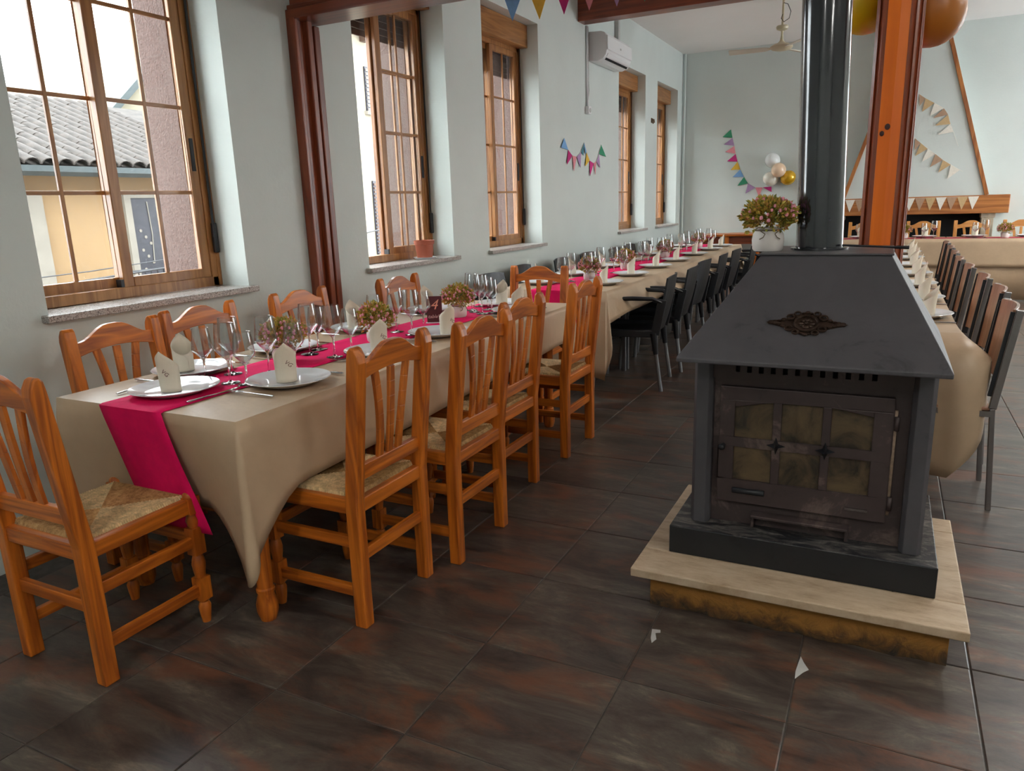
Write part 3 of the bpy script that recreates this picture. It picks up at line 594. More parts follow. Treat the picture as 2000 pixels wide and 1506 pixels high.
def plastic_chair():
    t = thing('plastic_armchair', 'chair', 'chair')
    se = MB(); n = 8; rows = []
    prof = [(-0.20, 0.432), (-0.10, 0.428), (0.02, 0.430), (0.13, 0.438), (0.20, 0.438), (0.232, 0.424), (0.24, 0.40)]
    for y, z in prof: rows.append([(0.22 * (i / n * 2 - 1), y, z + 0.012 * abs(i / n * 2 - 1) ** 3) for i in range(n + 1)])
    vs_ = [p for r_ in rows for p in r_] + [(p[0], p[1], p[2] - 0.02) for r_ in rows for p in r_]; w_ = n + 1; h_ = len(prof); o_ = w_ * h_
    fs_ = [(j * w_ + i, j * w_ + i + 1, (j + 1) * w_ + i + 1, (j + 1) * w_ + i) for j in range(h_ - 1) for i in range(n)]
    fs_ += [tuple(o_ + k for k in f[::-1]) for f in fs_]
    fs_ += [(i, i + 1, o_ + i + 1, o_ + i) for i in range(n)] + [((h_ - 1) * w_ + i, (h_ - 1) * w_ + i + 1, o_ + (h_ - 1) * w_ + i + 1, o_ + (h_ - 1) * w_ + i) for i in range(n)]
    fs_ += [(j * w_, (j + 1) * w_, o_ + (j + 1) * w_, o_ + j * w_) for j in range(h_ - 1)] + [(j * w_ + n, (j + 1) * w_ + n, o_ + (j + 1) * w_ + n, o_ + j * w_ + n) for j in range(h_ - 1)]
    se.add(vs_, fs_, 0, False); part('seat', se, 'blackseat', t)
    bk = MB(); rows = []
    for j in range(9):
        f_ = j / 8; z = 0.43 + 0.39 * f_; y = -0.205 - 0.085 * f_ - 0.012 * math.sin(f_ * PI); hw = 0.222 - 0.012 * f_
        rows.append([(hw * (i / n * 2 - 1), y - 0.028 * (1 - (i / n * 2 - 1) ** 2), z - 0.012 * (abs(i / n * 2 - 1) ** 4 if j == 8 else 0)) for i in range(n + 1)])
    vs_ = [p for r_ in rows for p in r_] + [(p[0], p[1] - 0.012, p[2]) for r_ in rows for p in r_]; h_ = 9; o_ = w_ * h_
    fs_ = [(j * w_ + i, j * w_ + i + 1, (j + 1) * w_ + i + 1, (j + 1) * w_ + i) for j in range(h_ - 1) for i in range(n)]; fs_ += [tuple(o_ + k for k in f[::-1]) for f in fs_]
    fs_ += [(i, i + 1, o_ + i + 1, o_ + i) for i in range(n)] + [((h_ - 1) * w_ + i, (h_ - 1) * w_ + i + 1, o_ + (h_ - 1) * w_ + i + 1, o_ + (h_ - 1) * w_ + i) for i in range(n)]
    fs_ += [(j * w_, (j + 1) * w_, o_ + (j + 1) * w_, o_ + j * w_) for j in range(h_ - 1)] + [(j * w_ + n, (j + 1) * w_ + n, o_ + (j + 1) * w_ + n, o_ + j * w_ + n) for j in range(h_ - 1)]
    bk.add(vs_, fs_, 0, False); part('backrest', bk, 'blackseat', t)
    for s in (-1, 1):
        ar = MB().tube([(s * 0.218, -0.255, 0.64), (s * 0.250, -0.20, 0.668), (s * 0.268, -0.06, 0.672), (s * 0.272, 0.10, 0.664), (s * 0.268, 0.175, 0.640), (s * 0.255, 0.205, 0.58), (s * 0.235, 0.205, 0.45)], [0.018, 0.021, 0.023, 0.023, 0.022, 0.020, 0.018], 10, flat=0.7)
        part('armrest', ar, 'blackseat', t)
        part('side_brace', MB().bar((s * 0.222, -0.265, 0.66), (s * 0.222, -0.215, 0.41), 0.022, 0.06, (0, 1, 0)).bar((s * 0.224, -0.20, 0.415), (s * 0.228, 0.2, 0.415), 0.02, 0.05), 'blackseat', t, bevel=0.005)
        part('leg', MB().tube([(s * 0.226, 0.20, 0.41), (s * 0.245, 0.235, 0.0)], 0.0145, 10), 'alu', t); part('leg', MB().tube([(s * 0.222, -0.205, 0.41), (s * 0.235, -0.265, 0.0)], 0.0145, 10), 'alu', t)
        part('leg_sleeve', MB().tube([(s * 0.226, 0.20, 0.42), (s * 0.231, 0.21, 0.30)], 0.021, 10), 'blackseat', t); part('leg_sleeve', MB().tube([(s * 0.222, -0.205, 0.42), (s * 0.227, -0.225, 0.27)], [0.026, 0.019], 10), 'blackseat', t)
    return t
bc = Proto(plastic_chair()); G2 = 'black plastic armchairs along the window-wall table'
T2Y = [5.17, 5.83, 6.56, 7.28, 8.06, 8.85, 9.47]
for i, y in enumerate((5.26, 5.93, 6.63, 7.33, 8.05, 8.80, 9.62)): bc.put((-1.665 + (0.0, 0.0, -0.05, -0.03, -0.03, 0.02, 0.03)[i], y, 0), PI / 2 + (0.12, 0.05, -0.04, 0.03, -0.02, 0.05, 0.02)[i], '%s aisle-side black plastic armchair from the near end of the wall table' % ORD[i], G2)
for i, y in enumerate((5.12, 5.93, 6.75, 7.50, 8.25, 8.95, 9.60)): bc.put((-2.54 + (0.05, -0.04, 0, -0.02, 0.03, -0.02, 0)[i], y, 0), -PI / 2 + (-0.08, 0.06, 0.05, -0.03, 0.02, 0, 0)[i], '%s wall-side black plastic armchair from the near end of the wall table' % ORD[i], G2)
def veneer_chair():
    t = thing('veneer_chair', 'chair', 'chair')
    for s in (-1, 1):
        part('leg', MB().bar((s * 0.188, -0.215, 0), (s * 0.188, -0.185, 0.45), 0.018, 0.022, (0, 1, 0)).bar((s * 0.188, -0.185, 0.45), (s * 0.188, -0.238, 0.865), 0.022, 0.03, (0, 1, 0)), 'chrome', t, bevel=0.003)
        part('back_edge', MB().bar((s * 0.178, -0.178, 0.50), (s * 0.178, -0.222, 0.855), 0.012, 0.03, (0, 1, 0)), 'black', t)
        part('leg', MB().bar((s * 0.188, 0.2, 0), (s * 0.188, 0.185, 0.44), 0.018, 0.018, (0, 1, 0)), 'chrome', t, bevel=0.003)
        part('side_rail', MB().box(s * 0.188 - 0.011, s * 0.188 + 0.011, -0.185, 0.195, 0.415, 0.44), 'chrome', t)
    bk = MB(); n = 10; vs_ = []
    for j in range(2):
        for i in range(n + 1):
            u = i / n * 2 - 1; z = (0.54, 0.865)[j] + (0.006 * (1 - u * u) if j else 0); y = (-0.178, -0.214)[j] - 0.03 * (1 - u * u); vs_.append((0.172 * u, y, z))
    w_ = n + 1; vs_ += [(x, y - 0.012, z) for x, y, z in vs_]; o_ = 2 * w_
    fs_ = [(i, i + 1, w_ + i + 1, w_ + i) for i in range(n)]; fs_ += [tuple(o_ + k for k in f[::-1]) for f in fs_]
    fs_ += [(i, i + 1, o_ + i + 1, o_ + i) for i in range(n)] + [(w_ + i, w_ + i + 1, o_ + w_ + i + 1, o_ + w_ + i) for i in range(n)] + [(0, w_, o_ + w_, o_), (n, w_ + n, o_ + w_ + n, o_ + n)]
    bk.add(vs_, fs_); part('backrest', bk, 'veneer_z', t, 'curved brown veneer back', bevel=0.002)
    part('seat', MB().prism([(-0.19, -0.18), (0.19, -0.18), (0.20, 0.0), (0.19, 0.2), (-0.19, 0.2), (-0.20, 0.0)], 'z', 0.44, 0.455), 'veneer_y', t, bevel=0.004)
    return t
vc = Proto(veneer_chair())
for i, y in enumerate((3.72, 4.35, 4.97, 5.63, 6.27, 6.89, 7.52, 8.22)): vc.put((0.262 + (0, 0.03, 0.02, 0.0, -0.01, 0.0, 0.01, 0.02)[i], y, 0), PI / 2, '%s brown veneer-back chair from the stove on the right-hand aisle' % ORD[i], 'veneer chairs behind the stove')

# ================================================================== TABLES, CLOTHS, RUNNERS
def turned_table(x0, x1, y0, y1, label):
    t = thing('dining_table', label, 'table', ((x0 + x1) / 2, (y0 + y1) / 2, 0))
    part('tabletop', MB().box(x0 + 0.004, x1 - 0.004, y0 + 0.004, y1 - 0.004, 0.715, 0.747), 'honey_y', t, bevel=0.004)
    part('apron', MB().box(x0 + 0.10, x1 - 0.10, y0 + 0.11, y0 + 0.13, 0.62, 0.715).box(x0 + 0.10, x1 - 0.10, y1 - 0.13, y1 - 0.11, 0.62, 0.715).box(x0 + 0.10, x0 + 0.12, y0 + 0.11, y1 - 0.11, 0.62, 0.715).box(x1 - 0.12, x1 - 0.10, y0 + 0.11, y1 - 0.11, 0.62, 0.715), 'honey_y', t)
    for x in (x0 + 0.115, x1 - 0.115):
        for y in (y0 + 0.14, (y0 + y1) / 2, y1 - 0.14):
            part('leg', MB().lathe([(0, 0), (0.027, 0), (0.036, 0.03), (0.037, 0.06), (0.027, 0.095), (0.031, 0.105), (0.031, 0.115), (0.026, 0.12), (0.030, 0.30), (0.033, 0.50), (0.028, 0.56), (0.038, 0.57), (0.038, 0.60)], 16, (x, y, 0)).box(x - 0.034, x + 0.034, y - 0.034, y + 0.034, 0.60, 0.715), 'honey_z', t)
def metal_tables(x0, x1, cuts, where):
    for i, (a, b) in enumerate(zip(cuts[:-1], cuts[1:])):
        t = thing('folding_table', '%s grey-legged table from the near end under the paper of %s' % (ORD[i], where), 'table', ((x0 + x1) / 2, (a + b) / 2, 0), 0, 'grey-legged tables of ' + where)
        part('tabletop', MB().box(x0 + 0.004, x1 - 0.004, a + 0.003, b - 0.003, 0.72, 0.747), 'white', t)
        part('apron', MB().box(x0 + 0.05, x1 - 0.05, a + 0.04, b - 0.04, 0.685, 0.72), 'alu', t)
        for x in (x0 + 0.06, x1 - 0.15):
            for y in (a + 0.035, b - 0.035): part('leg', MB().box(x - 0.015, x + 0.015, y - 0.015, y + 0.015, 0, 0.70), 'alu', t, bevel=0.003)
def cloth(name, label, x0, x1, y0, y1, drops, tau=0.2, seed=0, zt=0.7485, wav=0.012, mat='kraft', group='paper tablecloths', slant=(0, 0, 0, 0), bulge=None, tip=0.0):
    """paper sheet: flat top, skirts on four sides, corner pieces hanging to a point. drops = (xmin, xmax, ymin, ymax)"""
    rnd = random.Random(seed); mb = MB(); per = []          # (base, out, length)
    dx0, dx1, dy0, dy1 = drops
    def side(p, q, out, L0, L1, n):
        W_ = (Vector(q) - Vector(p)).length
        for i in range(n):
            f_ = i / (n - 1);
            dd_ = min(f_, 1 - f_) * W_; Lx = tip * max(0.0, 1 - dd_ / 0.22) ** 1.5; per.append((Vector(p).lerp(Vector(q), f_), Vector(out), L0 + (L1 - L0) * f_ + Lx, slant[{(-1, 0): 0, (1, 0): 1, (0, -1): 2, (0, 1): 3}[tuple(int(v) for v in out)]] * min(1.0, dd_ / 0.25)))
    def corner(c, o0, o1, L0, L1):
        for i in range(1, 8):
            th = PI / 2 * i / 8; a_, b_ = math.cos(th), math.sin(th); L = (L0 + (L1 - L0) * i / 8) + tip * (1.0 + 0.25 * math.sin(2 * th))
            o = (Vector(o0) * a_ + Vector(o1) * b_).normalized(); per.append((Vector(c), o, L, tau * math.sin(2 * th) ** 0.8))
    n1 = max(8, int((x1 - x0) / 0.045)); n2 = max(8, int((y1 - y0) / 0.05))
    f = lambda v: v if isinstance(v, tuple) else (v, v)
    a0, a1 = f(dy0); side((x0, y0), (x1, y0), (0, -1), a0, a1, n1); b0, b1 = f(dx1)
    corner((x1, y0), (0, -1), (1, 0), a1, b0); side((x1, y0), (x1, y1), (1, 0), b0, b1, n2); c0, c1 = f(dy1)
    corner((x1, y1), (1, 0), (0, 1), b1, c0); side((x1, y1), (x0, y1), (0, 1), c0, c1, n1); e0, e1 = f(dx0)
    corner((x0, y1), (0, 1), (-1, 0), c1, e1); side((x0, y1), (x0, y0), (-1, 0), e1, e0, n2); corner((x0, y0), (-1, 0), (0, -1), e0, a0)
    N_ = len(per); rows = 9; ph = rnd.uniform(0, 6)
    ring0 = [(b_.x, b_.y, zt) for b_, *_ in per]
    for j in range(rows):
        for k, (b_, o, L, ta) in enumerate(per):
            f_ = j / (rows - 1); s_ = L * f_
            wv = wav * f_ * (math.sin(k * 0.30 + ph) + 0.6 * math.sin(k * 0.12 + 2 * ph)) + 0.006 * min(1, f_ * 8) + 0.02 * f_
            if bulge:
                dd = (b_ - Vector(bulge[0])).length; wv += bulge[1] * max(0, 1 - dd / bulge[2]) ** 1.3 * min(1, s_ / 0.10) * (1 - 0.35 * f_)
            out = s_ * math.sin(ta) + max(-0.002, wv); mb.v.append(Vector((b_.x + o.x * out, b_.y + o.y * out, zt - s_ * math.cos(ta) - (0.0 if j else 0))))
    for j in range(rows - 1):
        for k in range(N_):
            k2 = (k + 1) % N_; mb.f.append((j * N_ + k, j * N_ + k2, (j + 1) * N_ + k2, (j + 1) * N_ + k)); mb.m.append(0); mb.sm.append(True)
    top = len(mb.v); mb.v += [Vector((x0, y0, zt)), Vector((x1, y0, zt)), Vector((x1, y1, zt)), Vector((x0, y1, zt))]
    mb.f.append((top, top + 1, top + 2, top + 3)); mb.m.append(0); mb.sm.append(False)
    o = solid(name, mb, mat, label, 'tablecloth', group, ((x0 + x1) / 2, (y0 + y1) / 2, zt))
    sm = o.modifiers.new('paper', 'SOLIDIFY'); sm.thickness = 0.0012; sm.offset = -1
    return o
def runner(label, x0, x1, y0, y1, skew, drop0, drop1, mat='runner', z=0.7505, skew2=0.06, along='y', hang_in=-0.018):
    mb = MB(); ys = []
    n = 10
    if drop0:
        for i in range(n): f_ = 1 - i / n; ys.append((y0 - 0.014 + hang_in * f_, z - drop0 * f_, skew2 * f_, 0.006 * math.sin(f_ * 5)))
    m_ = max(6, int((y1 - y0) / 0.15))
    ys.append((y0 - 0.012, z - 0.003, 0, 0))
    for i in range(m_ + 1): ys.append((y0 + (y1 - y0) * i / m_, z + 0.0, skew * i / m_, 0))
    if drop1: ys.append((y1 + 0.012, z - 0.003, skew, 0)); ys.append((y1 + 0.022, z - drop1, skew, 0))
    K_ = 6
    for (y, zz, dx, wv) in ys:
        for i in range(K_ + 1):
            u = i / K_; mb.v.append(Vector((x0 + (x1 - x0) * u + dx, y + wv * math.sin(u * 4), zz + random.uniform(0, 0.0004))))
    w_ = K_ + 1
    for j in range(len(ys) - 1):
        for i in range(K_): mb.f.append((j * w_ + i, j * w_ + i + 1, (j + 1) * w_ + i + 1, (j + 1) * w_ + i)); mb.m.append(0); mb.sm.append(True)
    if along == 'x': mb.v = [Vector((v.y, v.x, v.z)) for v in mb.v]
    c = sum((v for v in mb.v), Vector()) / len(mb.v)
    o = solid('table_runner', mb, mat, label, 'table runner', 'crimson table runners', (c.x, c.y, z))
    sm = o.modifiers.new('cloth', 'SOLIDIFY'); sm.thickness = 0.0012; sm.offset = 1
    return o
T1 = (-2.516, -1.671, 1.485, 4.14)
turned_table(*T1, 'honey wooden table with turned legs under the front paper cloth')
cloth('paper_tablecloth', 'beige paper tablecloth on the front table beside the first window', *T1, (0.28, (0.27, 0.20), (0.36, 0.36), 0.22), tau=0.03, seed=3, wav=0.006, tip=0.15, bulge=((-1.671, 1.485), 0.010, 0.25), slant=(0, 0, -0.28, 0))
runner('crimson runner down the front table, hanging over its near end', -2.272, -1.975, 1.485, 4.14, 0.04, 0.43, 0.2, skew2=0.07, hang_in=0.068)
T2 = (-2.50, -1.68, 4.76, 9.95)
metal_tables(T2[0], T2[1], [4.76, 5.65, 6.51, 7.37, 8.23, 9.09, 9.95], 'the window-wall table')
cloth('paper_tablecloth', 'crumpled beige paper tablecloth on the long table along the window wall', *T2, (0.18, 0.18, 0.57, 0.3), tau=0.16, seed=5, wav=0.010, slant=(0.5, 0.5, 0, 0), tip=0.05)
runner('crimson runner down the long table along the window wall', -2.24, -1.94, 4.76, 9.95, 0.0, 0.25, 0)
T3 = (-0.49, 0.31, 3.62, 9.75)
metal_tables(T3[0], T3[1], [3.62, 5.15, 6.68, 8.21, 9.75], 'the table behind the stove')
cloth('paper_tablecloth', 'beige paper tablecloth with a big stiff flap behind the stove', *T3, (0.28, 0.34, 0.62, 0.2), tau=0.06, seed=8, wav=0.008, bulge=((0.31, 3.62), 0.125, 0.5))
runner('crimson runner on the table behind the stove', -0.26, 0.04, 3.64, 9.75, 0.0, 0, 0)
T4 = (-0.75, 3.1, 10.76, 11.30)
for i, (a, b) in enumerate(((-0.75, 1.17), (1.18, 3.1))):
    t_ = thing('folding_table', ['left', 'right'][i] + ' table under the paper cloth in front of the fireplace', 'table', ((a + b) / 2, 11.0, 0), 0, 'tables at the fireplace')
    part('tabletop', MB().box(a, b, 10.765, 11.295, 0.72, 0.747), 'white', t_); part('apron', MB().box(a + 0.05, b - 0.05, 10.82, 11.25, 0.685, 0.72), 'alu', t_)
    for x in (a + 0.06, b - 0.06):
        for y in (10.82, 11.24): part('leg', MB().box(x - 0.015, x + 0.015, y - 0.015, y + 0.015, 0, 0.70), 'alu', t_)
cloth('paper_tablecloth', 'floor-length beige paper cloth on the table before the fireplace', *T4, (0.3, 0.3, 0.34, 0.15), tau=0.05, seed=11, wav=0.004)
lw = MB()
for i in range(41):
    x = -0.75 + 3.85 * i / 40
    for z in (0.71, 0.36, 0.012): lw.v.append(Vector((x, 10.772 + 0.008 * math.sin(i * 0.9) - (0.012 if z < 0.1 else 0), z)))
for i in range(40):
    for j in range(2): lw.f.append((i * 3 + j, i * 3 + j + 1, i * 3 + j + 4, i * 3 + j + 3)); lw.m.append(0); lw.sm.append(True)
lo2 = solid('paper_skirt', lw, 'kraft', 'lower beige paper sheet reaching the floor before the fireplace table', 'tablecloth', 'paper tablecloths', (1.17, 10.772, 0.012)); lo2.modifiers.new('paper', 'SOLIDIFY').thickness = 0.0012
runner('red runner lying along the table before the fireplace', 10.85, 11.1, -0.74, 3.09, 0.0, 0, 0, 'runner2', along='x')

# ================================================================== TABLEWARE
plate = Proto(solid('dinner_plate', MB().lathe([(0, 0.004), (0.080, 0.004), (0.084, 0.0), (0.092, 0.0), (0.098, 0.005), (0.146, 0.020), (0.148, 0.022), (0.146, 0.0235), (0.100, 0.010), (0.092, 0.0075), (0, 0.007)], 40), 'ceramic', 'plate', 'plate'))
def napkin_root():
    t = thing('folded_napkin', 'napkin', 'napkin')
    mb = MB(); n = 40; rows = 9; vs_ = []
    for j in range(rows):
        for i in range(n + 1):
            ph = -PI * 1.12 + 2.24 * PI * i / n            # 0 = back (peak), overlap at the front
            a = abs(ph) / PI; f_ = max(0.0, 1 - a / 0.92)
            top = 0.068 + 0.075 * f_ ** 1.25 - (0.030 if a > 1.0 else 0.0) * (a - 1.0) / 0.12
            rr2 = 1.0 + (0.07 if ph > 0 else -0.02) * max(0, a - 0.6)
            z = top * j / (rows - 1); taper = 1 + 0.10 * z / 0.13
            vs_.append((0.0345 * rr2 * taper * math.sin(ph), -0.026 * rr2 * taper * math.cos(ph) - 0.006 * (z / 0.13) ** 2 * f_, z))
    w_ = n + 1; fs_ = [(j * w_ + i, j * w_ + i + 1, (j + 1) * w_ + i + 1, (j + 1) * w_ + i) for j in range(rows - 1) for i in range(n)]
    mb.add(vs_, fs_, 0, True); o = part('fold', mb, 'napkin', t); sm = o.modifiers.new('cloth', 'SOLIDIFY'); sm.thickness = 0.0022; sm.offset = 0
    return t
def text_mesh(s, size, shear=0.0, ext=0.0004):
    c = bpy.data.curves.new('lettering', 'FONT'); c.body = s; c.size = size; c.shear = shear; c.extrude = ext; c.align_x = 'CENTER'; c.align_y = 'CENTER'; c.resolution_u = 3
    o = bpy.data.objects.new('lettering', c); COL.objects.link(o); dg = bpy.context.evaluated_depsgraph_get(); me = bpy.data.meshes.new_from_object(o.evaluated_get(dg))
    bpy.data.objects.remove(o); return me
nr = napkin_root(); me = text_mesh('VG', 0.021, 0.2); me.materials.append(M['logo'])
lg = obj('printed_monogram', me, nr); lg.matrix_basis = Matrix.Translation((0.009, -0.0316, 0.068)) @ Matrix.Rotation(PI / 2, 4, 'X') @ Matrix.Rotation(-0.7, 4, 'Z')
napk = Proto(nr)
def goblet(h, rmax, name):
    st_ = h * 0.40; th = 0.0011; out = [(0, 0.0), (0.033, 0.0), (0.034, 0.0018), (0.012, 0.0045), (0.0045, 0.010), (0.0038, st_ * 0.5), (0.0042, st_ - 0.008), (0.009, st_)]
    bowl = [(rmax * 0.60, st_ + h * 0.085), (rmax * 0.94, st_ + h * 0.165), (rmax * 0.99, st_ + h * 0.182), (rmax, st_ + h * 0.20), (rmax * 0.88, st_ + h * 0.42), (rmax * 0.77, h - 0.001), (rmax * 0.765, h)]
    inner = [(rmax * 0.765 - th, h - 0.0005), (rmax * 0.88 - th, st_ + h * 0.42), (rmax - th, st_ + h * 0.20), (rmax * 0.985 - th, st_ + h * 0.184), (rmax * 0.935 - th, st_ + h * 0.170), (rmax * 0.58, st_ + h * 0.09), (0.006, st_ + 0.006), (0, st_ + 0.0055)]
    t = thing(name, 'glass', 'wine glass')
    part('stem', MB().lathe(out + [(0.0085, st_ + 0.003), (0, st_ + 0.004)], 20), 'glass', t)
    part('bowl', MB().lathe([(0.009, st_)] + bowl + inner[:-1], 32), 'thinglass', t)
    return t
gbig = Proto(goblet(0.216, 0.0425, 'wine_glass')); gsm = Proto(goblet(0.188, 0.038, 'wine_glass'))
def knife_mb():
    mb = MB(); mb.tube([(0, -0.11, 0.004), (0, -0.10, 0.004), (0, -0.02, 0.004), (0, 0.0, 0.0035)], [0.005, 0.0065, 0.005, 0.004], 8, flat=0.6)
    mb.prism([(-0.004, -0.005), (0.006, -0.003), (0.009, 0.06), (0.006, 0.10), (-0.004, 0.118)], 'z', 0.003, 0.0045); return mb
def fork_mb():
    mb = MB(); mb.tube([(0, -0.105, 0.002), (0, -0.085, 0.003), (0, 0.0, 0.005), (0, 0.03, 0.005)], [0.0055, 0.006, 0.003, 0.0035], 8, flat=0.5)
    mb.prism([(-0.004, 0.028), (0.004, 0.028), (0.012, 0.045), (0.0125, 0.06), (-0.0125, 0.06), (-0.012, 0.045)], 'z', 0.004, 0.0058)
    for k in range(4): x = -0.0107 + k * 0.0071; mb.bar((x, 0.058, 0.005), (x, 0.10, 0.0035), 0.0032, 0.0018)
    return mb
def spoon_mb():
    mb = MB(); mb.tube([(0, -0.09, 0.002), (0, -0.075, 0.003), (0, 0.02, 0.005)], [0.005, 0.0055, 0.0028], 8, flat=0.5); mb.ell((0, 0.045, 0.0055), 0.017, 0.026, 0.0035, 14, 6); return mb
kn_ = Proto(solid('table_knife', knife_mb(), 'steel', 'knife', 'knife')); fk_ = Proto(solid('table_fork', fork_mb(), 'steel', 'fork', 'fork')); sp_ = Proto(solid('dessert_spoon', spoon_mb(), 'steel', 'spoon', 'spoon'))
ZC = 0.7505; ZR = 0.753
def face_rz(dx, dy): return math.atan2(-dx, dy)   # rotation taking +Y to (dx,dy)
def setting(px_, py_, inward, place, table, big=None, small=None, cutlery=True, spoon=False, nap=True, njit=(0, 0), nrot=0.0, grp='', fork_side=1, onrun=False):
    """inward = unit vector from guest to table centre"""
    ix, iy = inward; rz = face_rz(ix, iy); rx, ry = iy, -ix            # right hand of the guest
    zp = 0.7525
    plate.put((px_, py_, zp), 0, 'white dinner plate, %s, %s' % (place, table), 'dinner plates ' + grp)
    if nap: napk.put((px_ + njit[0], py_ + njit[1], zp + 0.0085), rz + nrot, 'folded cream napkin, %s, %s' % (place, table), 'napkins ' + grp)
    if cutlery:
        kn_.put((px_ + rx * 0.175 + 0.01 * ix, py_ + ry * 0.175 + 0.01 * iy, ZR), rz, 'steel knife right of the plate, %s, %s' % (place, table), 'knives ' + grp)
        fk_.put((px_ - rx * 0.175 + 0.01 * ix, py_ - ry * 0.175 + 0.01 * iy, ZR), rz, 'steel fork left of the plate, %s, %s' % (place, table), 'forks ' + grp)
    if spoon: sp_.put((px_ + ix * 0.185 + rx * 0.02, py_ + iy * 0.185 + ry * 0.02, ZR), rz - PI / 2, 'dessert spoon above the plate, %s, %s' % (place, table), 'spoons ' + grp)
    if big: gbig.put((*big, ZR), 0, 'tall wine glass, %s, %s' % (place, table), 'wine glasses ' + grp)
    if small: gsm.put((*small, ZR), 0, 'short wine glass, %s, %s' % (place, table), 'wine glasses ' + grp)
F = 'front table'; g = 'on the front table'
setting(-2.155, 1.675, (0, 1), 'near head place', F, (-2.068, 1.840), (-1.992, 1.846), True, nap=True, njit=(0.0, -0.015), nrot=0.25, grp=g)
rp = [(-1.862, 1.915), (-1.87, 2.46), (-1.872, 2.935), (-1.83, 3.70)]; rb = [(-2.052, 2.015), (-2.009, 2.340), (-1.998, 2.894), (-1.998, 3.590)]; rs_ = [(-1.985, 2.085), (-2.000, 2.440), (-2.030, 3.045), (-1.962, 3.640)]
lp = [(-2.365, 1.93), (-2.345, 2.40), (-2.35, 2.95), (-2.345, 3.62)]; lb = [(-2.178, 1.955), (-2.150, 2.354), (-2.119, 2.940), (-2.125, 3.700)]; ls_ = [(-2.222, 1.866), (-2.190, 2.450), (-2.205, 2.880), (-2.165, 3.86)]
for i in range(4):
    setting(*rp[i], (-1, 0), '%s aisle-side place from the near end' % ORD[i], F, rb[i], rs_[i], True, njit=((0.0, -0.01), (0.0, 0.0), (0.065, -0.03), (0.0, 0.0))[i], nrot=(-0.75, -0.6, -0.45, -0.5)[i], grp=g)
    setting(*lp[i], (1, 0), '%s window-side place from the near end' % ORD[i], F, lb[i], ls_[i], True, spoon=(i == 1), njit=(-0.02, -0.02), nrot=(-0.55, -0.6, -0.5, -0.4)[i], grp=g)
setting(-2.06, 3.95, (0, -1), 'far head place', F, (-2.075, 3.640), (-2.045, 3.745), False, nrot=0.1, grp=g)
WT = 'window-wall table'; g = 'on the wall table'
for i, y in enumerate(T2Y):
    setting(-1.845, y, (-1, 0), '%s aisle-side place from near end' % ORD[i], WT, (-2.03 - 0.02 * (i % 2), y + 0.17), (-1.985, y + 0.235), False, nrot=random.uniform(-0.3, 0.3), grp=g)
    setting(-2.335, y - 0.05, (1, 0), '%s wall-side place from near end' % ORD[i], WT, (-2.15, y + 0.12), (-2.19, y + 0.03), False, nrot=random.uniform(-0.3, 0.3), grp=g)
BT = 'table behind stove'; g = 'on the table behind the stove'
for i, y in enumerate((4.05, 4.69, 5.40, 6.10, 6.85, 7.55, 8.25)):
    setting(0.165, y, (-1, 0), '%s aisle-side place from the stove' % ORD[i], BT, (-0.09, y + 0.13), (-0.06, y + 0.2), False, njit=(0.04, 0.0), nrot=(0.25, -0.2, 0.1, 0.0, 0.2, -0.1, 0.1)[i], grp=g)
    if i < 4: kn_.put((0.20, y - 0.185, 0.7505), PI / 2, 'steel knife by the %s aisle-side place from the stove, %s' % (ORD[i], BT), 'knives ' + g)
FT = 'fireplace table'; g = 'on the fireplace table'
for i, x in enumerate((-0.33, 0.43, 0.985, 1.56)):
    nm = ['place left of the column', 'place right of the column', 'place before the stone pillar', 'rightmost place in view'][i]
    setting(x, 11.13, (0, -1), nm, FT, (x + 0.09, 10.93), (x - 0.02, 10.90), False, grp=g)
    if i == 1: kn_.put((x + 0.24, 11.08, 0.7505), 0, 'steel knife, place right of the column, fireplace table', 'knives ' + g)
# flower pots
def bouquet(rad, h, n, nb, seed, cz):
    rnd = random.Random(seed); lf = MB(); fl2 = MB()
    for k in range(n):
        while True:
            v = Vector((rnd.uniform(-1, 1), rnd.uniform(-1, 1), rnd.uniform(-0.42, 1)))
            if 0.25 < v.length < 1: break
        r_ = 0.55 + 0.45 * rnd.random(); v = v.normalized() * r_ * (1 + 0.12 * math.sin(5 * v.x + seed) * math.cos(4 * v.y)); p = Vector((v.x * rad, v.y * rad, cz + v.z * h))
        d_ = (v + Vector((rnd.uniform(-.5, .5), rnd.uniform(-.5, .5), rnd.uniform(-.2, .6)))).normalized(); s_ = rad * rnd.uniform(0.15, 0.25)
        a_ = d_.orthogonal().normalized(); a_ = (Matrix.Rotation(rnd.uniform(0, 6.28), 3, d_) @ a_); up = d_.cross(a_)
        lf.add([p, p + d_ * s_ * 0.5 + a_ * s_ * 0.30 + up * s_ * 0.08, p + d_ * s_, p + d_ * s_ * 0.5 - a_ * s_ * 0.30 + up * s_ * 0.08], [(0, 1, 2), (0, 2, 3)])
    for k in range(30):
        a_ = rnd.uniform(0, 6.28); e_ = rnd.uniform(0.3, 1.0); q = Vector((math.cos(a_) * rad * e_ * 0.8, math.sin(a_) * rad * e_ * 0.8, cz + h * rnd.uniform(-0.2, 0.7)))
        lf.tube([(0, 0, cz - h * 0.5), q * 0.5 + Vector((0, 0, cz * 0.5 - h * 0.1)), q], rad * 0.012, 4, cap=False)
    for k in range(nb):
        v = Vector((rnd.gauss(0, 1), rnd.gauss(0, 1), abs(rnd.gauss(0, 0.8)) - 0.25)).normalized(); s_ = rad * rnd.uniform(0.05, 0.08)
        p = Vector((v.x * rad * 1.04, v.y * rad * 1.04, cz + v.z * h * 1.06)); fl2.ell(p, s_, s_, s_ * 1.2, 6, 4)
    return lf, fl2
